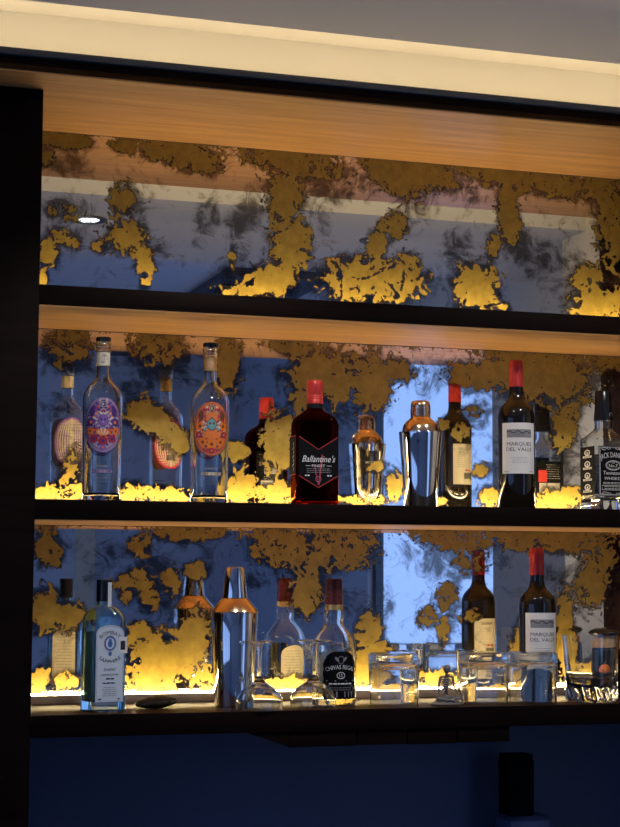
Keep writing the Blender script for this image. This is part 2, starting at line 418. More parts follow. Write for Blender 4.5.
SMOKE = {
    'high': [
        (0.118,0.580,0.075,0.052,-10,0.80), (0.208,0.601,0.044,0.071,-15,0.70), (0.280,0.514,0.024,0.045,0,0.60), (0.372,0.586,0.033,0.057,-20,0.75), (0.455,0.598,0.042,0.083,-20,0.70), (0.638,0.659,0.098,0.030,-5,0.70),
        (0.435,0.487,0.046,0.037,20,0.70), (0.616,0.588,0.030,0.084,0,0.60), (0.815,0.629,0.058,0.047,0,0.60), (1.079,0.569,0.080,0.052,-30,0.80), (0.917,0.559,0.046,0.047,0,0.70), (1.197,0.546,0.062,0.035,0,0.60),
        (0.096,0.673,0.069,0.028,-10,0.70), (0.681,0.692,0.088,0.030,-15,0.80), (0.952,0.669,0.046,0.022,0,0.70), (1.271,0.644,0.039,0.133,0,0.90), (1.115,0.699,0.095,0.026,-5,0.60),],
    'middle': [
        (0.104,0.281,0.075,0.039,-5,0.95), (0.283,0.281,0.093,0.048,-5,0.95), (0.203,0.234,0.120,0.020,8,0.60), (0.086,0.186,0.039,0.027,20,0.50), (0.469,0.301,0.025,0.033,0,0.40), (0.672,0.210,0.065,0.045,0,0.90),
        (0.639,0.184,0.039,0.049,0,0.70), (0.815,0.291,0.067,0.029,20,0.60), (0.859,0.265,0.022,0.063,-30,0.50), (1.111,0.238,0.094,0.030,10,0.95), (0.972,0.206,0.032,0.085,-25,0.60), (1.185,0.127,0.052,0.086,0,0.60),
        (0.575,0.234,0.064,0.041,0,0.50), (0.397,0.197,0.025,0.040,0,0.40), (1.018,0.133,0.023,0.085,0,0.50), (1.254,0.291,0.024,0.087,0,0.50),],
    'low': [
        (0.189,-0.094,0.071,0.031,-10,0.65), (0.269,-0.113,0.060,0.043,0,0.80), (0.314,-0.182,0.048,0.066,-20,0.85), (0.160,-0.143,0.051,0.027,0,0.70), (0.422,-0.260,0.020,0.059,0,0.40), (0.483,-0.138,0.037,0.024,-20,0.60),
        (0.577,-0.111,0.076,0.052,0,0.80), (0.667,-0.182,0.060,0.044,0,0.75), (0.757,-0.192,0.030,0.073,0,0.60), (0.874,-0.099,0.045,0.054,0,0.80), (0.903,-0.165,0.031,0.091,0,0.95), (0.819,-0.083,0.031,0.025,-30,0.60),
        (1.154,-0.129,0.070,0.034,20,0.50), (1.201,-0.192,0.047,0.030,0,0.60), (1.028,-0.098,0.050,0.021,0,0.50), (0.881,-0.182,0.053,0.041,0,0.60), (0.390,-0.093,0.041,0.032,0,0.40), (1.260,-0.139,0.033,0.128,0,0.60),],
}
# ---------------------------------------------------------------- dimensions
ZS, UT, UB, MB, BT, BB = 0.7368, 0.3821, 0.3443, -0.0373, -0.3771, -0.4170
DEP, DTOP, XR = 0.2859, 0.3827, 1.405
FLOOR = -1.63
CEIL, CEIL_HI = 0.768, 0.95
XS, XN = 1.75, 1.56            # right side wall, and the cream return next to the bar
YB = -4.75

# ---------------------------------------------------------------- the room
struct('floor', M['floor'], -2.7, 1.95, YB - 0.1, 0.1, FLOOR - 0.05, FLOOR)
struct('wall_bar', M['navy'], -2.7, 1.95, 0.004, 0.12, FLOOR, CEIL_HI + 0.05)
struct('wall_back', M['room_wall'], -2.7, 1.95, YB - 0.12, YB, FLOOR, CEIL_HI + 0.05)
LY0, LY1, LZ0, LZ1 = -4.1, -0.9, -0.75, 0.65
struct('wall_left', M['room_wall'], -2.8, -2.7, LY1, 0.12, FLOOR, CEIL_HI + 0.05)
struct('wall_left_far', M['room_wall'], -2.8, -2.7, YB - 0.12, LY0, FLOOR, CEIL_HI + 0.05)
struct('wall_left_header', M['room_wall'], -2.8, -2.7, LY0, LY1, LZ1, CEIL_HI + 0.05)
struct('wall_left_sill', M['room_wall'], -2.8, -2.7, LY0, LY1, FLOOR, LZ0)
win = tag(thing('added_window_1', None, None, (-2.75, (LY0 + LY1) / 2, LZ0)), kind='structure')  # unseen window, added to brighten the room walls with blue sky light
lw, lh = LY1 - LY0, LZ1 - LZ0
for k in range(4):
    y = -lw / 2 + k * (lw - 0.05) / 3
    box('added_window_mullion', M['frame'], -0.03, 0.03, y, y + 0.05, 0, lh, win)
    if k < 3:
        box('added_window_pane', M['pane'], -0.003, 0.003, y + 0.05, y + (lw - 0.05) / 3, 0.05, lh - 0.05, win)
box('added_window_rail', M['frame'], -0.03, 0.03, -lw / 2, lw / 2, 0, 0.05, win)
box('added_window_rail', M['frame'], -0.03, 0.03, -lw / 2, lw / 2, lh - 0.05, lh, win)
WY0, WY1, WZ = -2.89, -1.70, 0.75
struct('wall_right', M['side_wall'], XS, XS + 0.05, WY1, 0.0, FLOOR, CEIL_HI + 0.05)
struct('wall_right_far', M['room_wall'], XS, XS + 0.05, YB, WY0, FLOOR, CEIL_HI + 0.05)
struct('wall_right_header', M['side_wall'], XS, XS + 0.05, WY0, WY1, WZ, CEIL_HI + 0.05)
struct('wall_right_return', M['cream'], XN, XS, -0.80, 0.0, FLOOR, 0.87)
# lowered ceiling in front of the bar, raised ceiling beyond, lit slot above the bar
struct('ceiling', M['ceiling'], -2.7, XS, -1.43, -0.66, CEIL, CEIL_HI + 0.02)
struct('ceiling_far', M['ceiling'], -2.7, XS, YB, -1.43, CEIL_HI, CEIL_HI + 0.05)
struct('ceiling_cove', M['cream'], -2.7, XS, -0.66, -0.30, 0.87, 0.92)
struct('wall_cove', M['cream'], -2.7, XS, -0.30, 0.004, 0.778, 0.92)
struct('trim_1', M['frame'], 1.06, 1.44, YB, -2.42, CEIL_HI - 0.03, CEIL_HI)      # dark ceiling channel
struct('trim_2', M['cream'], 0.93, 1.02, YB, YB + 0.03, FLOOR, 0.62)               # door casing on the far wall
# glazed door in the right wall
door = tag(thing('door_1', None, None, (XS, (WY0 + WY1) / 2, FLOOR)), kind='structure')
dw, dh = WY1 - WY0, WZ - FLOOR
for nm, d in (('frame_stile', (0.02, 0.05, -dw / 2, -dw / 2 + 0.04, 0, dh)), ('frame_stile', (0.02, 0.05, dw / 2 - 0.04, dw / 2, 0, dh)),
              ('frame_rail', (0.02, 0.05, -dw / 2, dw / 2, dh - 0.05, dh)),
              ('frame_rail', (0.02, 0.05, -dw / 2, dw / 2, 0, 0.08))):
    box(nm, M['frame'], *d, parent=door)
box('glass_pane', M['pane'], 0.033, 0.037, -dw / 2 + 0.04, dw / 2 - 0.04, 0.08, dh - 0.05, parent=door)
pl2 = bpy.data.lights.new('added_window_portal', 'AREA')
pl2.shape = 'RECTANGLE'; pl2.size = lh; pl2.size_y = lw
pl2.cycles.is_portal = True
po = bpy.data.objects.new('added_window_portal', pl2); COL.objects.link(po)
po.location = (-2.79, (LY0 + LY1) / 2, LZ0 + lh / 2)
po.rotation_euler = (0, math.radians(-90), 0)
portal = bpy.data.lights.new('door_sky_portal', 'AREA')
portal.shape = 'RECTANGLE'; portal.size = dh; portal.size_y = dw
portal.cycles.is_portal = True
po = bpy.data.objects.new('door_sky_portal', portal); COL.objects.link(po)
po.location = (XS + 0.06, (WY0 + WY1) / 2, FLOOR + dh / 2)
po.rotation_euler = (0, math.radians(90), 0)

# recessed downlights in the lowered ceiling, the second one added
def downlight(x, y, label, z=CEIL, power=SPOT_POWER, tilt=28):
    t = thing('ceiling_downlight', label, 'downlight', (x, y, z), group='recessed downlights near the back wall' if z > CEIL else None)
    loft('trim_ring', M['frame'], [(0.0, 0.048), (-0.004, 0.047), (-0.006, 0.042), (-0.004, 0.030), (-0.002, 0.029)], t, 40)
    loft('lens', M['lens'], [(-0.002, 0.028), (-0.0035, 0.026), (-0.005, 0.015)], t, 32)
    ld = bpy.data.lights.new('downlight_lamp', 'SPOT')
    ld.energy = power; ld.spot_size = math.radians(95 if z == CEIL else 50); ld.spot_blend = 0.6; ld.shadow_soft_size = 0.03
    ld.color = (1.0, 0.93, 0.86)
    lo = bpy.data.objects.new('downlight_lamp', ld); COL.objects.link(lo)
    lo.parent = t; lo.location = (0, 0, -0.012); lo.rotation_euler = (math.radians(tilt), 0, 0)
downlight(0.298, -0.94, 'small round lit downlight in the grey ceiling opposite the purple label bottle')
downlight(1.085, -0.955, 'small round added downlight in the grey ceiling opposite the steel shakers')  # added lamp for the bottle fronts, its reflection hidden behind gold patina

# ---------------------------------------------------------------- the bar shelving
def side_panel(x0, x1, label):
    t = thing('bar_side_panel', label, 'panel', (x0, 0, FLOOR))
    box('panel_board', M['dark_wood'], 0, x1 - x0, -DEP, 0.0, 0, ZS - FLOOR - 0.0005, t, 0.001)
    return t
side_panel(-0.24, -0.0005, 'near black wooden upright at the end beside the purple label bottle')
rp_ = side_panel(XR, XR + 0.08, 'dark wooden upright at the end beside the square whiskey bottle')
box('inner_lining', M['brown_wood'], -0.003, -0.0002, -DEP + 0.002, -0.004, BT - FLOOR + 0.001, ZS - FLOOR - 0.004, rp_)
def bar_shelf(zt, zb, label, board):
    t = thing('bar_shelf', label, 'shelf', (0, 0, zt))
    h = zt - zb
    box('board', M[board], 0.0, XR - 0.0035, -DEP + 0.006, -0.0002, -h + 0.002, 0, t, 0.0008)
    box('front_lipping', M['dark_wood'], 0.0, XR - 0.0035, -DEP, -DEP + 0.0059, -h + 0.0015, 0.0, t, 0.0006)
    if zt != BT:
        box('underside_veneer', M['oak'], 0.0005, XR - 0.004, -DEP + 0.0005, -0.004, -h, -h + 0.0014, t)
bar_shelf(UT, UB, 'empty dark shelf with a glowing oak underside above the bottles', 'dark_wood')
bar_shelf(0.0, MB, 'dark shelf carrying the two clear art bottles and the square whiskey bottle', 'dark_wood')
bar_shelf(BT, BB, 'dark brown shelf carrying the tumblers and the pale blue gin bottle', 'brown_wood')
cn = thing('bar_canopy', 'dark cornice canopy with an orange oak underside above the bar', 'canopy', (0, 0, ZS))
box('canopy_board', M['dark_wood'], -0.6, XN - 0.005, -DTOP + 0.0125, -0.001, 0.003, 0.0395, cn)
box('soffit_veneer', M['oak'], -0.58, XN - 0.006, -DTOP + 0.001, -0.002, 0, 0.0028, cn)
box('cornice_strip', M['frame'], -0.6, XN - 0.005, -DTOP - 0.006, -DTOP + 0.012, 0.0275, 0.0402, cn, 0.002)  # bluish tone paints in room light on the upper moulding
box('cornice_strip', M['dark_wood'], -0.6, XN - 0.005, -DTOP + 0.002, -DTOP + 0.012, 0.0132, 0.0273, cn)
box('cornice_strip', M['brown_wood'], -0.6, XN - 0.005, -DTOP, -DTOP + 0.012, 0.003, 0.013, cn, 0.001)

# aged mirror sheets behind the shelves
def antique_mirror(key, z0, z1, label):
    x0, x1, step = 0.001, XR - 0.004, 0.007
    nx, nz = int((x1 - x0) / step), int((z1 - z0) / step)
    verts, pat, smk, grn = [], [], [], []
    blobs = [(bx, bz, rx, rz, math.cos(math.radians(a)), math.sin(math.radians(a)), w) for bx, bz, rx, rz, a, w in PATINA[key]]
    clouds = [(bx, bz, rx, rz, math.cos(math.radians(a)), math.sin(math.radians(a)), w) for bx, bz, rx, rz, a, w in SMOKE[key]]
    for j in range(nz + 1):
        z = z0 + (z1 - z0) * j / nz
        for i in range(nx + 1):
            x = x0 + (x1 - x0) * i / nx
            d = -0.75
            for bx, bz, rx, rz, c, s, w in blobs:
                dx, dz = x - bx, z - bz
                if abs(dx) > 0.22 or abs(dz) > 0.22:
                    continue
                u, v = (c * dx + s * dz) / rx, (-s * dx + c * dz) / rz
                q = 1.0 - math.sqrt(u * u + v * v)
                d = max(d, w * min(q, 0.42) * 1.15 if q > 0 else max(q, -1) * 0.8)
            sd = 0.0
            for bx, bz, rx, rz, c, s, w in clouds:
                dx, dz = x - bx, z - bz
                if abs(dx) < 0.2 and abs(dz) < 0.2:
                    q = 1.0 - math.sqrt(((c * dx + s * dz) / rx) ** 2 + ((-s * dx + c * dz) / rz) ** 2) * 0.8
                    sd = max(sd, w * min(1.0, 1.5 * q))
            lowd, topd = z - z0, z1 - z
            edge = 0.0
            if lowd < 0.03: edge += 0.30 * (1 - lowd / 0.03)
            if topd < 0.026: edge += 0.40 * (1 - topd / 0.026)
            verts.append((x, 0.0, z - z0)); pat.append(max(-0.75, d + edge)); smk.append(max(0.0, 0.9 + d * 1.6, sd * 0.85)); grn.append(max(0.0, 1 - lowd / 0.045) + max(0.0, 1 - topd / 0.04) * 0.8)
    faces = []
    for j in range(nz):
        for i in range(nx):
            a = j * (nx + 1) + i
            faces.append((a, a + 1, a + nx + 2, a + nx + 1))
    # thickness: back sheet and rim
    me = bpy.data.meshes.new('mirror_sheet')
    me.from_pydata(verts, [], faces)
    at = me.attributes.new('patina', 'FLOAT', 'POINT'); at.data.foreach_set('value', pat)
    at = me.attributes.new('smoke', 'FLOAT', 'POINT'); at.data.foreach_set('value', smk)
    at = me.attributes.new('grain', 'FLOAT', 'POINT'); at.data.foreach_set('value', grn)
    me.update()
    t = thing('antique_mirror', label, 'mirror', (0, -0.002, z0))
    new_object('mirror_sheet', me, M['mirror'], t, (0, 0, 0))
    box('backing_board', M['black'], x0, x1, 0.0005, 0.004, 0, z1 - z0, t)
    return t
antique_mirror('high', UT + 0.002, ZS - 0.001, 'gold mottled antique mirror sheet below the oak canopy, nothing stands before it')
antique_mirror('middle', 0.002, UB - 0.001, 'gold mottled antique mirror sheet behind the row with the two clear art bottles')
antique_mirror('low', BT + 0.001, MB - 0.001, 'gold mottled antique mirror sheet behind the tumblers and the pale blue bottle')

# warm light strips at the foot of each mirror
def led_strip(z, label, hc=0.0165):
    t = thing('led_strip', label, 'light strip', (0, 0, z))
    box('channel', M['aluminium'], 0.002, XR - 0.005, -0.040, -0.0025, 0.0002, hc, t, 0.0008)
    box('diffuser', M['led'], 0.006, XR - 0.009, -0.036, -0.028, hc + 0.0002, hc + 0.003, t)
    return t
led_strip(UT, 'glowing warm light strip at the foot of the mirror below the canopy', 0.008)
led_strip(0.0, 'glowing warm light strip on the shelf behind the two clear art bottles', 0.0075)
led_strip(BT, 'glowing warm light strip on the shelf behind the tumblers')
t = thing('cove_light', 'warm light strip hidden on top of the bar canopy', 'light strip', (0, 0, 0.777))
box('base', M['aluminium'], -0.55, XN - 0.03, -0.372, -0.345, 0.0, 0.0012, t)
box('diffuser', M['cove_led'], -0.50, XN - 0.04, -0.370, -0.350, 0.0013, 0.0030, t)

# rack under the lowest shelf, wall box and appliance, counter below
t = thing('under_shelf_rack', 'dark low rack of four wooden cassettes fixed under the bottom shelf', 'rack', (0, 0, BB))
bm = bmesh.new()
prof = [(0.391, 0.001), (0.47, -0.0255), (0.47, 0.001)]
for y in (-DEP + 0.004, -DEP + 0.10):
    for x, z in prof: bm.verts.new((x, y, z))
bm.verts.ensure_lookup_table(); v = bm.verts
for f in ((0, 1, 2), (5, 4, 3), (0, 3, 4, 1), (1, 4, 5, 2), (2, 5, 3, 0)): bm.faces.new([v[i] for i in f])
new_object('end_wedge', bm_mesh('end_wedge', bm), M['dark_wood'], t)
for i, (xa, xb, zz) in enumerate(((0.4705, 0.60, -0.0270), (0.6015, 0.70, -0.0262), (0.7015, 0.80, -0.0275), (0.8015, 0.909, -0.0268))):
    box('cassette', M['dark_wood'], xa, xb, -DEP + 0.004, -0.03, zz, 0.0015, t, 0.002)
struct('trim_3', M['dark_wood'], 0.0, XR, -0.62, 0.0, -0.93, -0.89, bevel=0.003)      # back counter below the frame
t = thing('coffee_grinder', 'appliance with a black box hopper on a blue grey body below the bar shelf', 'grinder', (1.055, -0.02, -0.89))
loft('body', M['appliance'], [(0.0, 0.050, 0.046, 5), (0.02, 0.052, 0.048, 5), (0.24, 0.052, 0.048, 5), (0.270, 0.048, 0.044, 5), (0.278, 0.036, 0.034, 5)], t, 48, loc=(-0.023, -0.055, 0))
loft('hopper', M['black'], [(0.2785, 0.028, 0.027, 8), (0.282, 0.029, 0.028, 8), (0.386, 0.0295, 0.028, 8), (0.390, 0.0285, 0.027, 8)], t, 48, loc=(-0.0395, -0.055, 0.0))
loft('lid', M['black'], [(0.3903, 0.027, 0.026, 8), (0.395, 0.0285, 0.027, 8), (0.399, 0.027, 0.026, 8)], t, 48, loc=(-0.0395, -0.055, 0.0))

# ---------------------------------------------------------------- printing on curved and flat faces
def on_round(R, a0=0.0):
    def f(u, z, off):
        r = R(z) if callable(R) else R
        an = u / r + a0
        return ((r + off) * math.sin(an), -(r + off) * math.cos(an), z)
    return f
def on_flat(b, a0=0.0, bend=0.0):
    def f(u, z, off):
        x, y = u, -(b + off) + bend * u * u
        return (x * math.cos(a0) - y * math.sin(a0), x * math.sin(a0) + y * math.cos(a0), z)
    return f

_texts = {}
def text_geo(s, shear=0.0):
    if (s, shear) not in _texts:
        cu = bpy.data.curves.new('lettering', 'FONT')
        cu.body = s; cu.size = 1.0; cu.align_x = 'CENTER'; cu.resolution_u = 2; cu.shear = shear
        o = bpy.data.objects.new('lettering', cu); COL.objects.link(o)
        bpy.context.view_layer.update()
        me = bpy.data.meshes.new_from_object(o.evaluated_get(bpy.context.evaluated_depsgraph_get()))
        vs = [tuple(v.co) for v in me.vertices]; fs = [tuple(q.vertices) for q in me.polygons]
        bpy.data.objects.remove(o); bpy.data.curves.remove(cu); bpy.data.meshes.remove(me)
        _texts[(s, shear)] = (vs, fs)
    return _texts[(s, shear)]

class Print:
    """flat print gathered on one surface; every piece may have its own ink."""
    def __init__(self, surf, off=0.0004):
        self.s, self.off, self.v, self.f, self.m, self.mats, self.k = surf, off, [], [], [], [], 0
    def _mi(self, mat):
        if mat not in self.mats: self.mats.append(mat)
        return self.mats.index(mat)
    def _add(self, pts, faces, mat):
        self.k += 1
        off = self.off + self.k * 2.5e-6
        b = len(self.v)
        self.v += [self.s(u, z, off) for u, z in pts]
        self.f += [tuple(b + i for i in f) for f in faces]
        self.m += [self._mi(mat)] * len(faces)
        return self
    def patch(self, uvf, mat, cols=18, rows=14):
        pts = [uvf(i / cols, j / rows) for j in range(rows + 1) for i in range(cols + 1)]
        fs = [(j * (cols + 1) + i, j * (cols + 1) + i + 1, (j + 1) * (cols + 1) + i + 1, (j + 1) * (cols + 1) + i)
              for j in range(rows) for i in range(cols)]
        return self._add(pts, fs, mat)
    def rect(self, u0, u1, z0, z1, mat):
        c = max(1, int(abs(u1 - u0) / 0.004))
        return self.patch(lambda s, t: (u0 + (u1 - u0) * s, z0 + (z1 - z0) * t), mat, c, 1)
    def oval(self, u, z, ru, rz, mat, n=14):
        def q(s, t):
            a = math.pi * (t - 0.5)
            return (u + ru * math.cos(a) * (2 * s - 1), z + rz * math.sin(a))
        return self.patch(q, mat, max(2, n // 2 + (4 if ru > 0.01 else 0)), n)
    def ring(self, u, z, ru, rz, w, mat, n=40, a0=0, a1=2 * math.pi):
        return self.line([(u + ru * math.cos(a0 + (a1 - a0) * i / n), z + rz * math.sin(a0 + (a1 - a0) * i / n)) for i in range(n + 1)], w, mat)
    def line(self, pts, w, mat):
        P, F = [], []
        for i, (u, z) in enumerate(pts):
            a, b = pts[max(i - 1, 0)], pts[min(i + 1, len(pts) - 1)]
            dx, dz = b[0] - a[0], b[1] - a[1]
            l = math.hypot(dx, dz) or 1
            nx, nz = -dz / l * w / 2, dx / l * w / 2
            P += [(u + nx, z + nz), (u - nx, z - nz)]
        for i in range(len(pts) - 1):
            F.append((2 * i, 2 * i + 1, 2 * i + 3, 2 * i + 2))
        return self._add(P, F, mat)
    def petal(self, u, z, l, w, ang, mat):
        c, s = math.cos(ang), math.sin(ang)
        P = [(0, 0), (l * .35, w / 2), (l * .75, w * .42), (l, 0), (l * .75, -w * .42), (l * .35, -w / 2)]
        return self._add([(u + x * c - y * s, z + x * s + y * c) for x, y in P], [(0, 5, 4, 3, 2, 1)], mat)
    def flower(self, u, z, r, mat, centre, n=7):
        for i in range(n): self.petal(u, z, r, r * 0.8, 2 * math.pi * i / n + 0.4, mat)
        return self.oval(u, z, r * 0.34, r * 0.34, centre, 6)
    def text(self, s, u, z, h, mat, width=None, shear=0.0, arc=None, up=True):
        vs, fs = text_geo(s, shear)
        k = h / 0.69
        xs = [v[0] for v in vs]
        kx = k if width is None else width / (max(xs) - min(xs))
        mid = (max(xs) + min(xs)) / 2
        P = []
        for x, y, _ in vs:
            x, y = (x - mid) * kx, y * k
            if arc:
                if up: x, y = (arc + y) * math.sin(x / arc), (arc + y) * math.cos(x / arc) - arc
                else: x, y = (arc - y) * math.sin(x / arc), arc - (arc - y) * math.cos(x / arc)
            P.append((u + x, z + y))
        return self._add(P, fs, mat)
    def rows(self, u, z0, z1, n, width, mat, seed=1, w=0.0008):
        rnd = random.Random(seed)
        for i in range(n):
            z = z0 + (z1 - z0) * i / max(1, n - 1)
            x, end = u - width / 2 * rnd.uniform(.75, 1), u + width / 2 * rnd.uniform(.75, 1)
            while x < end:
                l = rnd.uniform(.003, .008)
                self.line([(x, z), (min(x + l, end), z)], w, mat); x += l + 0.0014
        return self
    def barcode(self, u, z, wd, h, mat, seed=3):
        rnd = random.Random(seed); x = u - wd / 2
        while x < u + wd / 2:
            b = rnd.choice((.0004, .0008, .0012)); self.rect(x, x + b, z, z + h, mat); x += b + rnd.choice((.0005, .0009))
        return self
    def build(self, name, parent):
        me = bpy.data.meshes.new(name)
        me.from_pydata(self.v, [], self.f)
        for pl, mi in zip(me.polygons, self.m): pl.material_index = mi
        me.update()
        return new_object(name, me, self.mats, parent)

def round_corner(s, t, u0, u1, z0, z1):
    return (u0 + (u1 - u0) * s, z0 + (z1 - z0) * t)

# ---------------------------------------------------------------- clear bottles with ornate oval labels
def art_bottle(loc, label, variant):
    t = thing('art_label_bottle', label, 'bottle', loc, math.radians(-7.5))
    prof = [(0.0, 0.0300), (0.002, 0.0335), (0.006, 0.0347), (0.05, 0.0352), (0.12, 0.0360), (0.180, 0.0366)]
    sh = smooth_profile([(0.180, 0.0366), (0.196, 0.0358), (0.209, 0.0300), (0.218, 0.0215), (0.226, 0.0150), (0.236, 0.0124), (0.25, 0.0120)], 4)
    prof = prof[:-1] + [(z, r) for z, r in sh] + [(0.276, 0.0122), (0.277, 0.0150), (0.281, 0.0150), (0.282, 0.0138), (0.287, 0.0138), (0.288, 0.0148), (0.293, 0.0146), (0.2955, 0.0130)]
    loft('glass_body', M['clear'], hollow(prof, 0.0030, 0.014), t, 56)
    loft('cap', M['black_gloss'], [(0.2960, 0.0128), (0.2962, 0.0142), (0.3030, 0.0143), (0.3040, 0.0132)], t, 40)
    R = lambda z: 0.0352 + (z - 0.05) / 0.13 * 0.0014 if z < 0.2 else 0.0122
    surf = on_round(R)
    a = variant == 'purple'
    c = dict(ground=M['lilac'] if a else M['coral'], dark=M['purple'] if a else M['umber'], mid=M['violet'] if a else M['crimson'],
             hot=M['orange'], red=M['crimson'] if a else M['coral'], pale=M['cream_paper'], core=M['violet'] if a else M['teal'])
    zc = 0.139
    f = Print(surf, 0.0003)
    f.oval(0, zc, 0.0375, 0.051, c['ground'], 20)
    lab = f.build('front_label', t)
    p = Print(surf, 0.0005)
    for k, (w, mt) in enumerate(((0.0016, c['dark']), (0.0010, c['mid']), (0.0012, c['dark']))):
        p.ring(0, zc, 0.0372 - 0.0024 * k, 0.0506 - 0.003 * k, w, mt, 56)
    rnd = random.Random(11 if a else 23)
    for i in range(110):                                     # dense mirrored leaf and blossom ground
        an, rr = rnd.uniform(0, 2 * math.pi), math.sqrt(rnd.random())
        u_, z_ = 0.0285 * rr * math.cos(an), zc + 0.0415 * rr * math.sin(an)
        l_, w_, q_ = rnd.uniform(.004, .009), rnd.uniform(.002, .0042), rnd.uniform(0, 2 * math.pi)
        mt = rnd.choice((c['dark'], c['dark'], c['mid'], c['red'], c['hot'], c['pale']) if a else (c['hot'], c['dark'], c['mid'], c['mid'], c['hot'], c['pale'], c['core']))
        p.petal(u_, z_, l_, w_, q_, mt).petal(-u_, z_, l_, w_, math.pi - q_, mt)
    p.oval(0, 0.177, 0.0062, 0.0068, c['dark'], 10).ring(0, 0.177, 0.0048, 0.0052, 0.0008, c['pale'], 20)
    p.petal(-0.003, 0.174, 0.007, 0.0022, 0.9, c['pale']).petal(0.0005, 0.174, 0.007, 0.0022, 1.9, c['pale'])
    for sx in (-1, 1):
        for i in range(5): p.petal(sx * 0.010, 0.168 - i * 0.001, 0.012, 0.004, (math.pi / 2 - sx * (0.5 + 0.32 * i)), (c['mid'], c['red'])[i % 2])
        p.oval(sx * 0.0205, 0.162, 0.0052, 0.0085, c['dark'], 8)                       # bird body
        p.petal(sx * 0.0205, 0.166, 0.010, 0.006, math.pi / 2 + sx * 0.5, c['dark']).petal(sx * 0.022, 0.158, 0.010, 0.004, -math.pi / 2 + sx * 0.3, c['mid'])
        p.flower(sx * 0.0225, 0.144, 0.0090, c['dark'] if a else c['hot'], c['hot'] if a else c['dark'])
        p.flower(sx * 0.0245, 0.128, 0.0072, c['hot'] if a else c['mid'], c['red'])
        p.flower(sx * 0.0165, 0.114, 0.0088, c['red'] if a else c['hot'], c['dark'])
        for i in range(6): p.petal(sx * 0.006, 0.146, 0.0145, 0.0042, (0.0 if sx > 0 else math.pi) + sx * (-0.9 + 0.36 * i), (c['core'], c['pale'], c['mid'])[i % 3])
        for i in range(4): p.petal(sx * 0.008, 0.131, 0.011, 0.0036, (0.0 if sx > 0 else math.pi) + sx * (-1.0 + 0.4 * i), (c['hot'], c['red'])[i % 2])
    p.flower(0, 0.110, 0.0095, c['red'] if a else c['hot'], c['dark']).flower(0, 0.098, 0.0060, c['mid'], c['hot'])
    for i in range(9): p.petal(0, 0.120, 0.0135, 0.0042, 0.35 + i * 0.305, (c['hot'], c['pale'])[i % 2] if a else (c['hot'], c['red'])[i % 2])
    p.oval(0, 0.147, 0.0085, 0.0105, c['core'], 12).ring(0, 0.147, 0.0085, 0.0105, 0.0012, c['dark'], 24)
    p.oval(-0.0032, 0.149, 0.0020, 0.0024, c['dark'], 6).oval(0.0032, 0.149, 0.0020, 0.0024, c['dark'], 6)
    p.line([(-0.004, 0.141), (0.004, 0.141)], 0.0012, c['dark']).petal(0, 0.143, 0.003, 0.0016, 1.57, c['pale'])
    p.build('artwork', lab)
    q = Print(surf, 0.0003)
    q.rows(0, 0.0645, 0.0645, 1, 0.032, M['grey_ink'], 31, 0.0030)
    q.rect(-0.019, 0.019, 0.0515, 0.0585, c['dark'] if a else M['umber']).rect(-0.0182, 0.0182, 0.0522, 0.0578, M['lilac'] if a else M['cream_paper'])
    q.rows(0, 0.055, 0.055, 1, 0.034, M['ink'], 32, 0.0034).rows(0, 0.048, 0.036, 3, 0.026, M['grey_ink'], 5, 0.0008)
    q.build('printed_banner', t)
    nl = Print(on_round(0.0122), 0.0004)
    nl.patch(lambda s, v: (-0.038 + 0.076 * s, 0.2505 + 0.025 * v), M['cream_paper'] if a else M['gold_foil'], 36, 1)
    nl.oval(0, 0.263, 0.0075, 0.0082, c['dark'] if a else M['coral'], 10).ring(0, 0.263, 0.0055, 0.006, 0.0009, c['pale'], 20).petal(-0.002, 0.259, 0.008, 0.003, 1.2, c['pale'])
    nl.rect(-0.011, -0.008, 0.256, 0.270, c['dark'] if a else M['coral']).rect(0.008, 0.011, 0.256, 0.270, c['dark'] if a else M['coral'])
    nl.build('neck_label', t)
    bk = Print(on_round(lambda z: R(z), math.pi), 0.0003)
    bk.oval(0, zc - 0.002, 0.0375, 0.051, c['mid'], 20)
    bk.oval(0, zc - 0.002, 0.0345, 0.047, M['cream_paper'], 20)
    bl = bk.build('back_label', t)
    b2 = Print(on_round(lambda z: R(z), math.pi), 0.0005)
    b2.rows(0, 0.172, 0.125, 9, 0.044, M['grey_ink'], 8).barcode(0.0, 0.103, 0.020, 0.012, M['ink'])
    b2.build('back_text', bl)
    return t
art_bottle((0.132, -0.200, 0.0), 'tall clear bottle with a purple ornate oval label on the middle shelf', 'purple')
art_bottle((0.338, -0.190, 0.0), 'tall clear bottle with an orange ornate oval label on the middle shelf', 'orange')

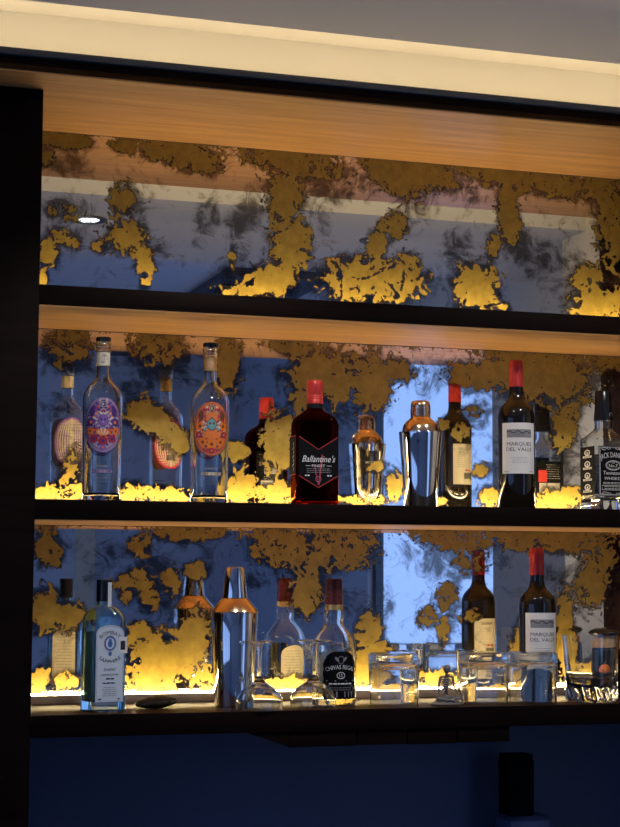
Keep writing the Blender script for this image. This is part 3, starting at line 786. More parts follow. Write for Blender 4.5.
# ---------------------------------------------------------------- brown flask bottle with V shaped label
def brown_flask(loc):
    t = thing('whisky_bottle', 'brown whisky bottle with a red cap and a black chevron label', 'bottle', loc, math.radians(-2))
    A, B = 0.0435, 0.0265
    o = [(0.0, A * .90, B * .86, 5), (0.002, A * .97, B * .95, 5), (0.006, A, B, 5.5), (0.080, A, B, 5.5), (0.150, A, B, 5.5)]
    sh = smooth_profile([(0.150, A, B, 5.5), (0.163, A * .97, B * .98, 5), (0.174, A * .78, B * .88, 4), (0.183, .0205, .0175, 2.6), (0.190, .0148, .0146, 2), (0.200, .0138, .0138, 2)], 4)
    o = o[:-1] + sh + [(0.236, .0132, .0132, 2), (0.238, .0120, .0120, 2)]
    loft('glass_body', M['brown_glass'], hollow(o, 0.0028, 0.010), t, 64)
    loft('collar', M['black_gloss'], [(0.1885, .0152), (0.189, .0162), (0.197, .0155), (0.1975, .0148)], t, 40)
    cap = [(0.1978, 0.0148), (0.198, 0.0158)]
    for k in range(3): cap += [(0.205 + k * 0.004, 0.0158), (0.206 + k * 0.004, 0.0152), (0.207 + k * 0.004, 0.0152), (0.208 + k * 0.004, 0.0158)]
    loft('cap', M['red_cap'], cap + [(0.236, 0.0157), (0.2415, 0.0152), (0.243, 0.0140)], t, 40)
    zt = lambda u: 0.108 + abs(u) / 0.041 * 0.026
    zb = lambda u: 0.035 + abs(u) / 0.041 * 0.024
    S = on_flat(B)
    f = Print(S, 0.0006)
    f.patch(lambda s, v: ((2 * s - 1) * 0.0385, zb((2 * s - 1) * 0.0385) + (zt((2 * s - 1) * 0.0385) - zb((2 * s - 1) * 0.0385)) * v), M['black_label'], 20, 2)
    lab = f.build('front_label', t)
    p = Print(S, 0.0009)
    for g in (zt, zb): p.line([(-0.0385, g(0.0385)), (0, g(0)), (0.0385, g(0.0385))], 0.0013, M['red_ink'])
    p.line([(0.001, 0.040), (0.0075, 0.098)], 0.0030, M['crimson']).line([(0.0, 0.040), (-0.0075, 0.075)], 0.0022, M['crimson'])
    p.text("Ballantine's", 0.0005, 0.084, 0.0120, M['white_ink'], 0.066, shear=0.35)
    p.text('FINEST', 0, 0.0745, 0.0045, M['white_ink'], 0.026).line([(-0.026, 0.0766), (-0.016, 0.0766)], 0.0007, M['white_ink']).line([(0.016, 0.0766), (0.026, 0.0766)], 0.0007, M['white_ink'])
    p.rows(0, 0.071, 0.064, 3, 0.058, M['grey_ink'], 4, 0.0010).rows(-0.022, 0.058, 0.058, 1, 0.011, M['white_ink'], 40, 0.0024).rows(0.022, 0.058, 0.058, 1, 0.011, M['white_ink'], 41, 0.0024)
    p.ring(0, 0.051, 0.0055, 0.0055, 0.0007, M['grey_ink'], 20)
    p.build('lettering', lab)
    s2 = Print(on_flat(A, -math.pi / 2), 0.0006)
    s2.patch(lambda s, v: (-0.022 + 0.044 * s, 0.060 + (0.074 if 1 else 0) * v), M['black_label'], 8, 1)
    sl = s2.build('side_label', t)
    s3 = Print(on_flat(A, -math.pi / 2), 0.0009)
    s3.line([(-0.022, 0.134), (0.022, 0.134)], 0.0013, M['red_ink']).line([(-0.022, 0.06), (0.022, 0.06)], 0.0013, M['red_ink'])
    for i in range(7): s3.line([(0.006 - (i % 2) * 0.004, 0.068 + i * 0.008), (0.010, 0.0735 + i * 0.008)], 0.0022, M['white_ink'])
    s3.build('side_lettering', sl)
    bk = Print(on_flat(B, math.pi), 0.0006)
    bk.rect(-0.030, 0.030, 0.040, 0.128, M['black_label']).rect(-0.024, 0.012, 0.080, 0.092, M['white_ink']).rect(-0.008, 0.020, 0.045, 0.066, M['white_ink'])
    bk.rows(0, 0.120, 0.098, 5, 0.05, M['white_ink'], 6).rows(-0.004, 0.0775, 0.069, 3, 0.04, M['white_ink'], 7).barcode(0.006, 0.048, 0.022, 0.014, M['ink'])
    bk.build('back_label', t)
brown_flask((0.552, -0.171, 0.0))

# ---------------------------------------------------------------- cocktail shakers
def cobbler_shaker(loc):
    t = thing('cobbler_shaker', 'polished steel cocktail shaker with a domed lid and ribbed cap on the middle shelf', 'shaker', loc)
    body = [(0.0, 0.027), (0.0015, 0.0305), (0.006, 0.0318), (0.06, 0.0358), (0.132, 0.0413), (0.134, 0.0420), (0.146, 0.0424), (0.149, 0.0432), (0.1502, 0.0428)]
    loft('tin', M['steel'], body, t, 64)
    dome = smooth_profile([(0.1503, 0.0360), (0.153, 0.0362), (0.163, 0.0340), (0.171, 0.0285), (0.177, 0.0215), (0.1805, 0.0190)], 5)
    loft('strainer_lid', M['steel_oak_tint'], dome, t, 64)
    cap = [(0.1807, 0.0185)]
    for k in range(4): cap += [(0.182 + k * 0.0042, 0.0200), (0.1845 + k * 0.0042, 0.0200), (0.1852 + k * 0.0042, 0.0190), (0.1858 + k * 0.0042, 0.0190)]
    cap += [(0.200, 0.0195), (0.207, 0.0190), (0.2115, 0.0165), (0.213, 0.0120)]
    loft('cap', M['steel_oak_tint'], cap, t, 48)
    e = Print(on_round(lambda z: 0.0318 + z * 0.074, math.pi), 0.0004)
    e.rows(0, 0.108, 0.108, 1, 0.034, M['white_ink'], 33, 0.0045)
    e.build('engraving', t)
cobbler_shaker((0.774, -0.163, 0.0))

def tall_shaker(loc):
    t = thing('tall_shaker', 'tall polished steel shaker with a coned shoulder tinted like mirrored oak on the bottom shelf', 'shaker', loc)
    loft('tin', M['steel'], [(0.0, 0.034), (0.0015, 0.0362), (0.006, 0.0370), (0.08, 0.0395), (0.1735, 0.0438), (0.1748, 0.0432)], t, 64)
    loft('shoulder', M['steel_oak_tint'], [(0.1750, 0.0440), (0.1758, 0.0455), (0.1772, 0.0452), (0.2000, 0.0262), (0.2016, 0.0238)], t, 64, sharp=30)
    loft('cap', M['steel'], [(0.2018, 0.0228), (0.2024, 0.0238), (0.204, 0.0238), (0.230, 0.0208), (0.256, 0.0176), (0.2592, 0.0166), (0.260, 0.0140)], t, 48)
tall_shaker((0.396, -0.168, BT))

# ---------------------------------------------------------------- wine bottles
def wine_bottle(loc, label, turn):
    t = thing('wine_bottle', label, 'bottle', loc, math.radians(turn))
    sh = smooth_profile([(0.176, 0.0368), (0.190, 0.0366), (0.203, 0.0335), (0.213, 0.0260), (0.222, 0.0180), (0.234, 0.0143), (0.250, 0.0138)], 5)
    prof = [(0.004, 0.020), (0.0, 0.0300), (0.001, 0.0340), (0.005, 0.0366), (0.08, 0.0368)] + sh + [(0.296, 0.0130)]
    loft('glass_body', M['wine_glass'], prof, t, 56)
    loft('capsule', M['red_cap'], [(0.2480, 0.0139), (0.2482, 0.0143), (0.262, 0.0141), (0.284, 0.0137), (0.2855, 0.0145), (0.294, 0.0145), (0.2955, 0.0138), (0.3005, 0.0138), (0.302, 0.0128)], t, 48)
    S = on_round(0.0368)
    f = Print(S, 0.0004)
    f.patch(lambda s, v: (-0.0375 + 0.075 * s, 0.0715 + 0.1015 * v), M['paper'], 36, 2)
    lab = f.build('front_label', t)
    p = Print(S, 0.0007)
    p.rect(-0.026, 0.026, 0.1435, 0.1600, M['grey_ink'])
    rnd = random.Random(5)
    hill = [(-0.026, 0.1435)] + [(-0.026 + 0.052 * i / 20, 0.1545 + 0.002 * math.sin(i * 0.9) + rnd.uniform(-.0006, .0006)) for i in range(21)]
    p.line(hill[1:], 0.0022, M['ink'])
    for i in range(12): p.line([(-0.026, 0.1440 + i * 0.00075), (0.026, 0.1440 + i * 0.00085)], 0.0005, M['ink'] if i % 3 else M['paper'])
    for i in range(9): p.line([(-0.022 + i * 0.0055, 0.1435), (-0.012 + i * 0.003, 0.153)], 0.0006, M['ink'])
    p.line([(-0.026, 0.1415), (0.026, 0.1415)], 0.0005, M['ink']).line([(-0.026, 0.1615), (0.026, 0.1615)], 0.0005, M['ink'])
    p.text('MARQUES', 0, 0.1270, 0.0072, M['ink'], 0.052).text('DEL VALLE', 0, 0.1165, 0.0072, M['ink'], 0.054)
    p.rows(0, 0.103, 0.094, 3, 0.034, M['grey_ink'], 2, 0.0009)
    p.rows(-0.026, 0.0755, 0.0755, 1, 0.014, M['grey_ink'], 42, 0.0016).rows(0.026, 0.0755, 0.0755, 1, 0.014, M['grey_ink'], 43, 0.0016)
    p.build('lettering', lab)
    bk = Print(on_round(0.0368, math.pi), 0.0004)
    bk.patch(lambda s, v: (-0.028 + 0.056 * s, 0.066 + 0.088 * v), M['cream_paper'], 28, 2)
    bl = bk.build('back_label', t)
    b2 = Print(on_round(0.0368, math.pi), 0.0007)
    b2.text('MARQUES', 0, 0.141, 0.0050, M['ink'], 0.028).rows(0, 0.134, 0.104, 8, 0.046, M['grey_ink'], 9).rows(-0.008, 0.097, 0.097, 1, 0.018, M['red_ink'], 34, 0.0036).barcode(-0.008, 0.078, 0.024, 0.013, M['ink'])
    b2.build('back_text', bl)
wine_bottle((0.981, -0.163, 0.0), 'dark wine bottle with red capsule and white label beside the shaker on the middle shelf', -15)
wine_bottle((1.030, -0.150, BT), 'dark wine bottle with red capsule standing behind a tumbler on the bottom shelf', -6)

# ---------------------------------------------------------------- square whiskey bottle
def square_bottle(loc):
    t = thing('whiskey_bottle', 'square clear whiskey bottle with black cap and black labels', 'bottle', loc, math.radians(2))
    A = 0.0375
    o = [(0.0, A * .93, A * .93, 7), (0.0015, A * .99, A * .99, 8), (0.005, A * 1.02, A * 1.02, 8), (0.022, A * 1.02, A * 1.02, 8), (0.026, A, A, 8), (0.138, A, A, 8),
         (0.141, A * 1.02, A * 1.02, 8), (0.147, A * 1.02, A * 1.02, 7), (0.152, A * .93, A * .93, 6), (0.161, A * .68, A * .68, 4), (0.168, .0205, .0205, 2.4), (0.172, .0186, .0186, 2), (0.181, .0178, .0178, 2), (0.186, .0186, .0186, 2), (0.240, .0150, .0150, 2)]
    loft('glass_body', M['clear'], hollow(o, 0.0035, 0.024), t, 72)
    loft('cap', M['black_gloss'], [(0.1875, .0188), (0.188, .0196), (0.192, .0196), (0.214, .0176), (0.222, .0172), (0.247, .0164), (0.2495, .0150)], t, 48)
    e = Print(on_round(0.0186), 0.0006)
    e.ring(0.008, 0.199, 0.0045, 0.004, 0.0012, M['grey_ink'], 16).rows(0.008, 0.196, 0.196, 1, 0.010, M['grey_ink'], 2, 0.0014)
    e.build('cap_emblem', t)
    S = on_flat(A)
    f = Print(S, 0.0005)
    f.rect(-0.0335, 0.0335, 0.031, 0.133, M['black_label'])
    lab = f.build('front_label', t)
    p = Print(S, 0.0008)
    def frame(d, w):
        p.line([(-0.0335 + d, 0.031 + d), (0.0335 - d, 0.031 + d), (0.0335 - d, 0.133 - d), (-0.0335 + d, 0.133 - d), (-0.0335 + d, 0.031 + d)], w, M['white_ink'])
    frame(0.0016, 0.0006); frame(0.0034, 0.0010)
    for sx in (-1, 1):
        for sz in (0, 1):
            zc_ = 0.127 if sz else 0.037
            p.ring(sx * 0.020, zc_, 0.006, 0.0022, 0.0009, M['white_ink'], 16, 0.3, 5.2).ring(sx * 0.010, zc_ + (0.001 if sz else -0.001), 0.004, 0.0016, 0.0007, M['white_ink'], 14)
    p.text('JACK DANIEL\'S', 0, 0.110, 0.0105, M['white_ink'], 0.058, arc=0.075)
    p.ring(0, 0.0935, 0.017, 0.0095, 0.0012, M['white_ink'], 36).ring(0, 0.0935, 0.0145, 0.0075, 0.0006, M['white_ink'], 36)
    p.text('Old', 0, 0.0975, 0.0030, M['white_ink']).text('No.7', 0, 0.0900, 0.0058, M['white_ink'], 0.020)
    p.text('Tennessee', 0, 0.0745, 0.0075, M['white_ink'], 0.046, shear=0.15).text('WHISKEY', 0, 0.0640, 0.0060, M['white_ink'], 0.042)
    p.rows(0, 0.0585, 0.0560, 2, 0.052, M['white_ink'], 5, 0.0009)
    p.line([(-0.026, 0.0435), (0.026, 0.0435), (0.026, 0.0525), (-0.026, 0.0525), (-0.026, 0.0435)], 0.0009, M['white_ink']).rows(0, 0.0500, 0.0460, 2, 0.044, M['white_ink'], 6, 0.0011)
    p.build('lettering', lab)
    s2 = Print(on_flat(A, -math.pi / 2), 0.0005)
    s2.rect(-0.0300, 0.0300, 0.034, 0.133, M['black_label'])
    sl = s2.build('side_label', t)
    s3 = Print(on_flat(A, -math.pi / 2), 0.0008)
    for k in range(4):
        z = 0.0425 + k * 0.0235
        s3.oval(0.0, z + 0.0075, 0.012, 0.0065, M['white_ink'], 10).oval(0.0, z + 0.0078, 0.0075, 0.0040, M['black_label'], 8).oval(0.0, z + 0.0070, 0.0030, 0.0028, M['white_ink'], 6)
        s3.rect(-0.018, 0.018, z - 0.0030, z + 0.0012, M['white_ink']).rows(0, z - 0.0009, z - 0.0009, 1, 0.030, M['ink'], k, 0.0014)
    s3.build('side_lettering', sl)
    bk = Print(on_flat(A, math.pi), 0.0005)
    bk.rect(-0.030, 0.030, 0.034, 0.120, M['black_label']).rect(-0.024, 0.024, 0.040, 0.072, M['paper']).barcode(0.002, 0.044, 0.030, 0.022, M['ink'])
    bk.rect(0.006, 0.026, 0.074, 0.100, M['red_ink']).rows(-0.008, 0.112, 0.082, 7, 0.034, M['white_ink'], 3)
    bk.build('back_label', t)
square_bottle((1.184, -0.147, 0.0))

# ---------------------------------------------------------------- pale blue gin bottle
def gin_bottle(loc, rz):
    t = thing('gin_bottle', 'pale blue square shouldered gin bottle with an arched label', 'bottle', loc, rz)
    A, B = 0.0345, 0.0265
    o = [(0.0, A * .93, B * .92, 7), (0.002, A, B, 8), (0.012, A * 1.01, B * 1.01, 8), (0.090, A * 1.0, B * 1.0, 8), (0.160, A, B, 7), (0.168, A * .97, B * .97, 6),
         (0.176, A * .86, B * .88, 5), (0.183, A * .66, B * .72, 4), (0.187, A * .48, B * .58, 3), (0.189, .0140, .0140, 2), (0.196, .0132, .0132, 2), (0.224, .0118, .0118, 2)]
    loft('glass_body', M['blue_glass'], hollow(o, 0.0036, 0.018), t, 72)
    loft('cap', M['black_gloss'], [(0.1965, .0132), (0.197, .0142), (0.200, .0144), (0.233, .0142), (0.2355, .0136), (0.236, .0120)], t, 40)
    sl = Print(on_round(0.0146), 0.0006)
    sl.rect(0.000, 0.009, 0.186, 0.231, M['pale_paper'])
    for k in range(9): sl.line([(0.002, 0.199 + k * 0.003), (0.007, 0.1995 + k * 0.003)], 0.0008, M['grey_ink'])
    sl.build('seal_strip', t)
    S = on_flat(B)
    W2, z0, z1, za = 0.0285, 0.017, 0.140, 0.015
    def arch(g):
        return lambda s, v: ((2 * s - 1) * (W2 - g), z0 + g + (z1 - z0 - g + (za - g * .5) * math.sqrt(max(0, 1 - (2 * s - 1) ** 2))) * v)
    f = Print(S, 0.0007)
    f.patch(arch(0.0), M['blue_ink'], 28, 2).patch(arch(0.0010), M['pale_paper'], 28, 2)
    lab = f.build('front_label', t)
    p = Print(S, 0.0011)
    g = 0.0028
    p.line([((2 * i / 24 - 1) * (W2 - g), z1 + (za - g) * math.sqrt(max(0, 1 - (2 * i / 24 - 1) ** 2))) for i in range(25)] + [(W2 - g, z0 + g), (-W2 + g, z0 + g), (-W2 + g, z1)], 0.0006, M['grey_ink'])
    p.text('BOMBAY', 0, 0.138, 0.0068, M['ink'], 0.040, arc=0.024)
    p.oval(0, 0.122, 0.0125, 0.0145, M['gold_foil'], 14).oval(0, 0.122, 0.0115, 0.0134, M['blue_ink'], 14).oval(0, 0.122, 0.0085, 0.0100, M['pale_paper'], 12)
    p.oval(0, 0.121, 0.0048, 0.0066, M['blue_ink'], 10).oval(0, 0.1275, 0.0028, 0.0032, M['blue_ink'], 8)
    p.oval(0, 0.1035, 0.0036, 0.0040, M['blue_ink'], 8)
    p.text('SAPPHIRE', 0, 0.0865, 0.0062, M['ink'], 0.050, arc=0.032, up=False)
    p.text('Distilled', 0, 0.0735, 0.0048, M['ink'], 0.024, shear=0.35).text('LONDON DRY GIN', 0, 0.0645, 0.0034, M['ink'], 0.034)
    p.rows(0, 0.0590, 0.0590, 1, 0.018, M['ink'], 36, 0.0024).rows(0, 0.0515, 0.0515, 1, 0.030, M['ink'], 37, 0.0022)
    p.rows(0, 0.044, 0.029, 5, 0.030, M['grey_ink'], 4, 0.0010).rows(-0.019, 0.023, 0.023, 1, 0.008, M['ink'], 38, 0.0022).rows(0.019, 0.023, 0.023, 1, 0.007, M['ink'], 39, 0.0022)
    p.build('lettering', lab)
    st = Print(on_flat(A, math.pi / 2), 0.0008)
    st.rect(-0.026, -0.004, 0.104, 0.133, M['paper']).rect(-0.024, -0.012, 0.110, 0.126, M['ink'])
    st.build('tax_stamp', t)
    s5 = Print(S, 0.0013)
    s5.rect(0.018, 0.0335, 0.104, 0.133, M['paper']).rect(0.0205, 0.0300, 0.110, 0.126, M['ink'])
    s5.build('tax_stamp', t)
    bk = Print(on_flat(B, math.pi), 0.0007)
    bk.rect(-0.023, 0.023, 0.020, 0.142, M['cream_paper'])
    bl = bk.build('back_label', t)
    b2 = Print(on_flat(B, math.pi), 0.0010)
    b2.rows(0, 0.124, 0.050, 13, 0.038, M['grey_ink'], 12).line([(-0.012, 0.132), (0.012, 0.132)], 0.002, M['ink'])
    for k in (-1, 0, 1): b2.ring(k * 0.014, 0.034, 0.0048, 0.0048, 0.0011, M['ink'], 16)
    b2.build('back_text', bl)
gin_bottle((0.139, -0.212, BT), math.radians(15))

# ---------------------------------------------------------------- round whisky bottle with shield label
def round_whisky(loc):
    t = thing('round_whisky_bottle', 'clear round shouldered whisky bottle with a dark shield label and maroon cap', 'bottle', loc)
    sh = smooth_profile([(0.085, 0.0432), (0.104, 0.0430), (0.118, 0.0412), (0.131, 0.0345), (0.142, 0.0255), (0.150, 0.0195), (0.157, 0.0180), (0.166, 0.0198), (0.174, 0.0196), (0.180, 0.0168)], 5)
    o = [(0.0, 0.036), (0.002, 0.0405), (0.007, 0.0425), (0.03, 0.0432)] + sh + [(0.186, 0.0150), (0.230, 0.0140)]
    loft('glass_body', M['clear'], hollow(o, 0.0032, 0.013), t, 64)
    loft('neck_band', M['gold_foil'], [(0.1795, 0.0174), (0.180, 0.0182), (0.189, 0.0176), (0.1895, 0.0170)], t, 40)
    cap = [(0.1898, 0.0160), (0.190, 0.0168), (0.206, 0.0164), (0.2065, 0.0170), (0.2085, 0.0170), (0.209, 0.0162), (0.216, 0.0160), (0.2165, 0.0168), (0.2185, 0.0168), (0.219, 0.0160), (0.2360, 0.0158), (0.2385, 0.0148), (0.239, 0.013)]
    loft('cap', M['maroon'], cap, t, 48)
    S = on_round(0.0432, math.radians(0))
    def half(v):     # scalloped shield outline
        z = 0.014 + 0.088 * v
        w = 0.033 + 0.0022 * abs(math.sin(v * 15))
        if v > 0.72: w *= math.sqrt(max(0.0, 1 - ((v - 0.72) / 0.30) ** 2)) * 0.95 + 0.05 * abs(math.sin(v * 40))
        return z, w
    f = Print(S, 0.0004)
    f.patch(lambda s, v: ((2 * s - 1) * half(v)[1], half(v)[0]), M['black_label'], 24, 44)
    lab = f.build('front_label', t)
    p = Print(S, 0.0007)
    p.text('CHIVAS REGAL', 0, 0.0690, 0.0078, M['white_ink'], 0.058, arc=0.09)
    p.ring(0, 0.0570, 0.0075, 0.0058, 0.0012, M['white_ink'], 24).text('12', 0, 0.0542, 0.0058, M['white_ink'])
    p.line([(-0.028, 0.047), (-0.010, 0.047)], 0.0011, M['white_ink']).line([(0.010, 0.047), (0.028, 0.047)], 0.0011, M['white_ink'])
    p.rows(0, 0.0415, 0.0415, 1, 0.052, M['white_ink'], 35, 0.0026).rows(0, 0.034, 0.030, 2, 0.044, M['grey_ink'], 6, 0.001)
    for sx in (-1, 1):
        p.petal(sx * 0.004, 0.083, 0.012, 0.005, 1.57 - sx * 0.7, M['grey_ink']).ring(sx * 0.024, 0.030, 0.004, 0.008, 0.0009, M['grey_ink'], 18)
        for k in range(3): p.line([(sx * (0.008 + k * 0.008), 0.016), (sx * (0.008 + k * 0.008), 0.027)], 0.0022, M['grey_ink'])
    p.ring(0, 0.086, 0.006, 0.007, 0.001, M['grey_ink'], 20)
    p.build('lettering', lab)
    bk = Print(on_round(0.0432, math.radians(180 - 12)), 0.0004)
    bk.patch(lambda s, v: ((2 * s - 1) * 0.0285, 0.028 + (0.052 + 0.020 * math.sqrt(max(0, 1 - (2 * s - 1) ** 2))) * v), M['cream_paper'], 28, 2)
    bl = bk.build('back_label', t)
    b2 = Print(on_round(0.0432, math.radians(180 - 12)), 0.0007)
    b2.rows(0, 0.088, 0.036, 10, 0.044, M['grey_ink'], 21)
    b2.build('back_text', bl)
round_whisky((0.594, -0.166, BT))

# ---------------------------------------------------------------- glasses
def coupe(loc, label):
    t = thing('coupe_glass', label, 'glass', loc)
    # stands on its rim: bowl below, stem and foot above
    out_ = smooth_profile([(0.0, 0.0425), (0.010, 0.0432), (0.022, 0.0415), (0.033, 0.0340), (0.042, 0.0225), (0.050, 0.0120), (0.058, 0.0062)], 5)
    inn = smooth_profile([(0.046, 0.0004), (0.0445, 0.006), (0.039, 0.0195), (0.031, 0.0320), (0.021, 0.0396), (0.010, 0.0413), (0.0, 0.0409)], 5)
    loft('bowl', M['clear'], inn + out_ + [(0.0600, 0.0055), (0.0602, 0.0005)], t, 48)
    loft('stem', M['clear'], [(0.0604, 0.0053), (0.068, 0.0046), (0.090, 0.0044), (0.112, 0.0050), (0.1195, 0.0075)], t, 24)
    loft('foot', M['clear'], [(0.1197, 0.0080), (0.1215, 0.0200), (0.1228, 0.0312), (0.1242, 0.0318), (0.1252, 0.0310)], t, 48)
coupe((0.422, -0.250, BT), 'upturned stemmed coupe glass in front of the tall steel shaker')
coupe((0.534, -0.226, BT), 'upturned stemmed coupe glass beside the round shouldered whisky bottle')

def tumbler(loc, rz, label):
    t = thing('square_tumbler', label, 'glass', loc, rz)
    A = 0.0435
    o = [(0.0, A * .92, A * .92, 4), (0.030, A * .95, A * .95, 4), (0.070, A * .99, A * .99, 4), (0.082, A, A, 4), (0.086, A * .985, A * .985, 4), (0.090, A, A, 4), (0.094, A * .985, A * .985, 4), (0.0975, A * .93, A * .93, 4), (0.0992, A * .84, A * .84, 3.6), (0.0995, A * .6, A * .6, 3.2)]
    i_ = [(0.0815, A * .4, A * .4, 3), (0.0805, A * .72, A * .72, 3.4), (0.076, A * .86, A * .86, 4), (0.068, A * .92, A * .92, 4), (0.030, A * .90, A * .90, 4), (0.0, A * .875, A * .875, 4)]
    loft('glass', M['clear'], i_ + smooth_profile(o, 3), t, 64, sharp=50)
for loc, rz, lb in (((0.700, -0.212, BT), 4, 'upturned square tumbler right of the dark shield label whisky bottle'),
                    ((0.885, -0.214, BT), 2, 'upturned square tumbler right of the skeleton figurine'),
                    ((0.985, -0.222, BT), -2, 'upturned square tumbler in front of the wine bottle')):
    tumbler(loc, math.radians(rz), lb)

def shot_glass(loc, label):
    t = thing('tall_shot_glass', label, 'glass', loc)
    o = [(0.0, 0.0165), (0.002, 0.0175), (0.040, 0.0182), (0.0985, 0.0205), (0.100, 0.0202)]
    i_ = [(0.100, 0.0186), (0.0985, 0.0184), (0.060, 0.0162), (0.046, 0.0145), (0.041, 0.009), (0.0400, 0.001)]
    loft('glass', M['clear'], o + i_, t, 40, sharp=45)
shot_glass((0.762, -0.135, BT), 'tall narrow shot glass behind the tumbler next to the whisky bottle')
shot_glass((0.880, -0.140, BT), 'tall narrow shot glass behind the tumbler next to the skeleton figurine')

def cut_base_glass(loc):
    t = thing('cut_base_tumbler', 'wide upright round tumbler with a swirled cut base', 'glass', loc)
    seg = 96
    def rad(z, k):
        base = 0.0485 + 0.0075 * (z / 0.13)
        if z < 0.034:
            amp = 0.0030 * math.sin(math.pi * min(1, z / 0.034))
            return base + amp * math.cos(14 * (2 * math.pi * k / seg) + z * 60)
        return base
    zs = [0.0, 0.003] + [0.003 + 0.031 * i / 8 for i in range(1, 9)] + [0.06, 0.10, 0.128, 0.130]
    verts, faces, rows = [], [], []
    for z in zs:
        rows.append([(rad(z, k) * (0.93 if z == 0 else 1)) for k in range(seg)])
    allr = [(z, r) for z, r in zip(zs, rows)]
    for z, f in ((0.130, -0.0022), (0.100, -0.0028), (0.06, -0.003), (0.036, -0.004), (0.031, -0.010), (0.029, -0.025), (0.0285, -0.046)):
        allr.append((z, [0.0485 + 0.0075 * (z / 0.13) + f] * seg))
    for z, rr in allr:
        for k in range(seg):
            a = 2 * math.pi * k / seg
            verts.append((rr[k] * math.cos(a), rr[k] * math.sin(a), z))
    for i in range(len(allr) - 1):
        for k in range(seg):
            j = (k + 1) % seg
            faces.append((i * seg + k, i * seg + j, (i + 1) * seg + j, (i + 1) * seg + k))
    faces.append(tuple(range(seg - 1, -1, -1))); m = (len(allr) - 1) * seg
    faces.append(tuple(m + k for k in range(seg)))
    me = bpy.data.meshes.new('glass'); me.from_pydata(verts, [], faces); me.update()
    new_object('glass', me, M['clear'], t, sharp=50)
cut_base_glass((1.112, -0.222, BT))

# ---------------------------------------------------------------- small decorations
t = thing('pumpkin_lantern', 'small dark jar with bumpy lid and an orange pumpkin behind the cut base tumbler', 'decoration', (1.212, -0.105, BT))
loft('jar', M['black'], [(0.0, 0.028), (0.003, 0.033), (0.05, 0.036), (0.095, 0.034), (0.098, 0.030)], t, 40)
loft('collar', M['tan'], [(0.0982, 0.030), (0.099, 0.035), (0.118, 0.028), (0.1195, 0.024)], t, 40)
bm = bmesh.new()
rnd = random.Random(4)
bmesh.ops.create_icosphere(bm, subdivisions=4, radius=1.0)
for v in bm.verts:
    n_ = v.co.normalized()
    b_ = 1 + 0.07 * math.sin(n_.x * 17 + n_.z * 5) * math.sin(n_.y * 17 + 1) * math.sin(n_.z * 15 + 2)
    v.co = Vector((n_.x * 0.040 * b_, n_.y * 0.040 * b_, n_.z * 0.011 * b_ + 0.1300))
new_object('bumpy_lid', bm_mesh('bumpy_lid', bm), M['black_gloss'], t, sharp=80)
bm = bmesh.new()
bmesh.ops.create_uvsphere(bm, u_segments=40, v_segments=16, radius=1.0)
for v in bm.verts:
    a = math.atan2(v.co.y, v.co.x); k = 1 + 0.09 * abs(math.cos(a * 4)) - 0.05
    v.co = Vector((v.co.x * 0.0145 * k - 0.024, v.co.y * 0.0125 * k - 0.036, v.co.z * 0.0135 + 0.052))
pk = new_object('pumpkin', bm_mesh('pumpkin', bm), M['orange'], t, sharp=80)
tube('pumpkin_stalk', M['umber'], [(-0.024, -0.036, 0.064), (-0.0235, -0.036, 0.069), (-0.022, -0.037, 0.073)], [0.0022, 0.0018, 0.0016], pk, 8)

# flat dark stone dish
bm = bmesh.new()
bmesh.ops.create_icosphere(bm, subdivisions=4, radius=1.0)
for v in bm.verts:
    c = v.co.copy()
    w = 1 + 0.06 * math.sin(c.x * 5 + 1) + 0.05 * math.sin(c.y * 6 + c.x * 3)
    z = c.z * (0.0105 if c.z < 0 else 0.0085) * w
    v.co = Vector((c.x * 0.040 * w, c.y * 0.030 * w, 0.0118 + z + 0.0025 * c.x + (0.0016 if c.z > 0.35 else 0)))
zmin = min(v.co.z for v in bm.verts)
for v in bm.verts: v.co.z -= zmin
o = new_object('stone_dish', bm_mesh('stone_dish', bm), M['stone'], None, (0.243, -0.188, BT), (0, 0, 0.2), sharp=80)
tag(o, 'flat dark rough stone dish lying right of the pale blue gin bottle', 'dish')

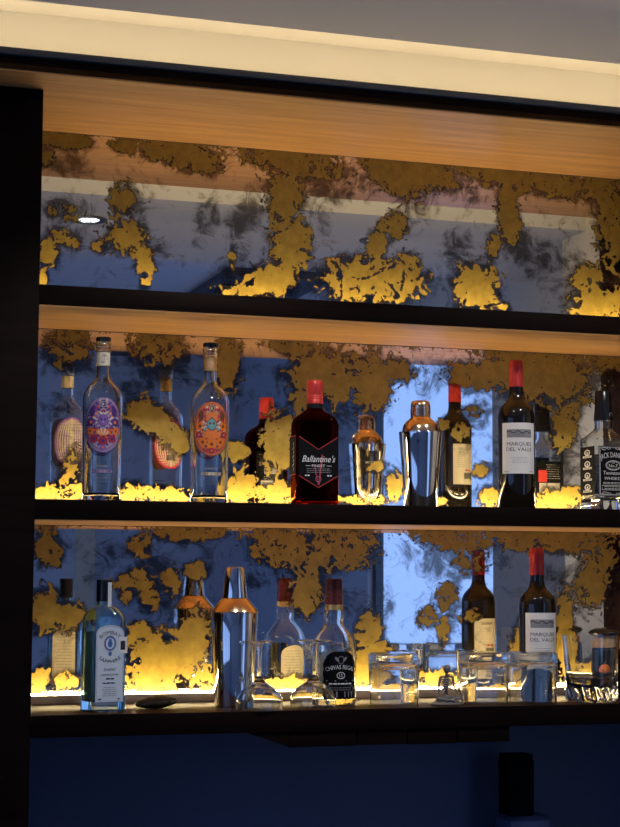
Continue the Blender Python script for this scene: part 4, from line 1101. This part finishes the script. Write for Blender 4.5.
# seated skeleton figurine
t = thing('skeleton_figurine', 'small grey skeleton figurine sitting between the tumblers', 'figurine', (0.800, -0.232, BT))
loft('base', M['bone'], [(0.0, 0.031, 0.018, 2), (0.002, 0.033, 0.020, 2), (0.006, 0.030, 0.018, 2), (0.008, 0.020, 0.012, 2)], t, 32)
bm = bmesh.new()
bmesh.ops.create_uvsphere(bm, u_segments=24, v_segments=16, radius=1.0)
for v in bm.verts:
    c = v.co.copy()
    w = 0.78 if c.z < -0.35 else 1.0
    y = c.y * 0.0082 * (0.9 if c.z < -0.3 else 1)
    for ex in (-0.38, 0.38):                      # eye sockets
        d = (c.x - ex) ** 2 + (c.z + 0.05) ** 2
        if c.y < 0 and d < 0.06: y += 0.0028 * (1 - d / 0.06)
    v.co = Vector((c.x * 0.0070 * w, y, c.z * 0.0088 + 0.0675))
sk = new_object('skull', bm_mesh('skull', bm), M['bone'], t, sharp=80)
box('jaw', M['bone'], -0.0036, 0.0036, -0.0078, -0.002, 0.0558, 0.0592, sk, 0.001)
tube('spine', M['bone'], [(0, 0.003, 0.012), (0, 0.0035, 0.025), (0, 0.003, 0.042), (0, 0.001, 0.059)], [0.0042, 0.0034, 0.0032, 0.0028], t)
rc = tube('breastbone', M['bone'], [(0, -0.0072, 0.034), (0, -0.0078, 0.050)], [0.0022, 0.0028], t, 8)
for k in range(5):
    z = 0.033 + k * 0.0043; w = 0.0112 - 0.0009 * abs(k - 2)
    for sx in (-1, 1):
        tube('rib', M['bone'], [(sx * w * math.sin(a), 0.003 - 0.0105 * (1 - math.cos(a)) / 2 * 1.0, z - 0.002 * math.sin(a)) for a in [math.pi * i / 8 for i in range(9)]], 0.0017, rc, 6)
tube('collar_bone', M['bone'], [(-0.0125, 0, 0.0535), (0, -0.003, 0.0545), (0.0125, 0, 0.0535)], 0.0022, t, 8)
loft('pelvis', M['bone'], [(0.0085, 0.007, 0.005, 2), (0.012, 0.0105, 0.006, 2), (0.017, 0.009, 0.005, 2), (0.019, 0.004, 0.003, 2)], t, 24)
for sx, hand in ((-1, (-0.0190, -0.006, 0.011)), (1, (0.0290, -0.006, 0.010))):
    arm = tube('arm', M['bone'], [(sx * 0.0125, 0, 0.0530), (sx * 0.0155, 0.001, 0.034), hand], [0.0030, 0.0023, 0.0024], t, 8)
    for fi in range(4):
        tube('finger', M['bone'], [hand, (hand[0] + sx * 0.004, hand[1] - 0.003 + fi * 0.0018, 0.0086)], [0.0014, 0.0010], arm, 6)
    tube('leg', M['bone'], [(sx * 0.007, -0.003, 0.013), (sx * 0.024, -0.010, 0.0135), (-sx * 0.004, -0.0165, 0.0095), (-sx * 0.009, -0.018, 0.0085)], [0.0034, 0.0031, 0.0026, 0.0028], t, 8)
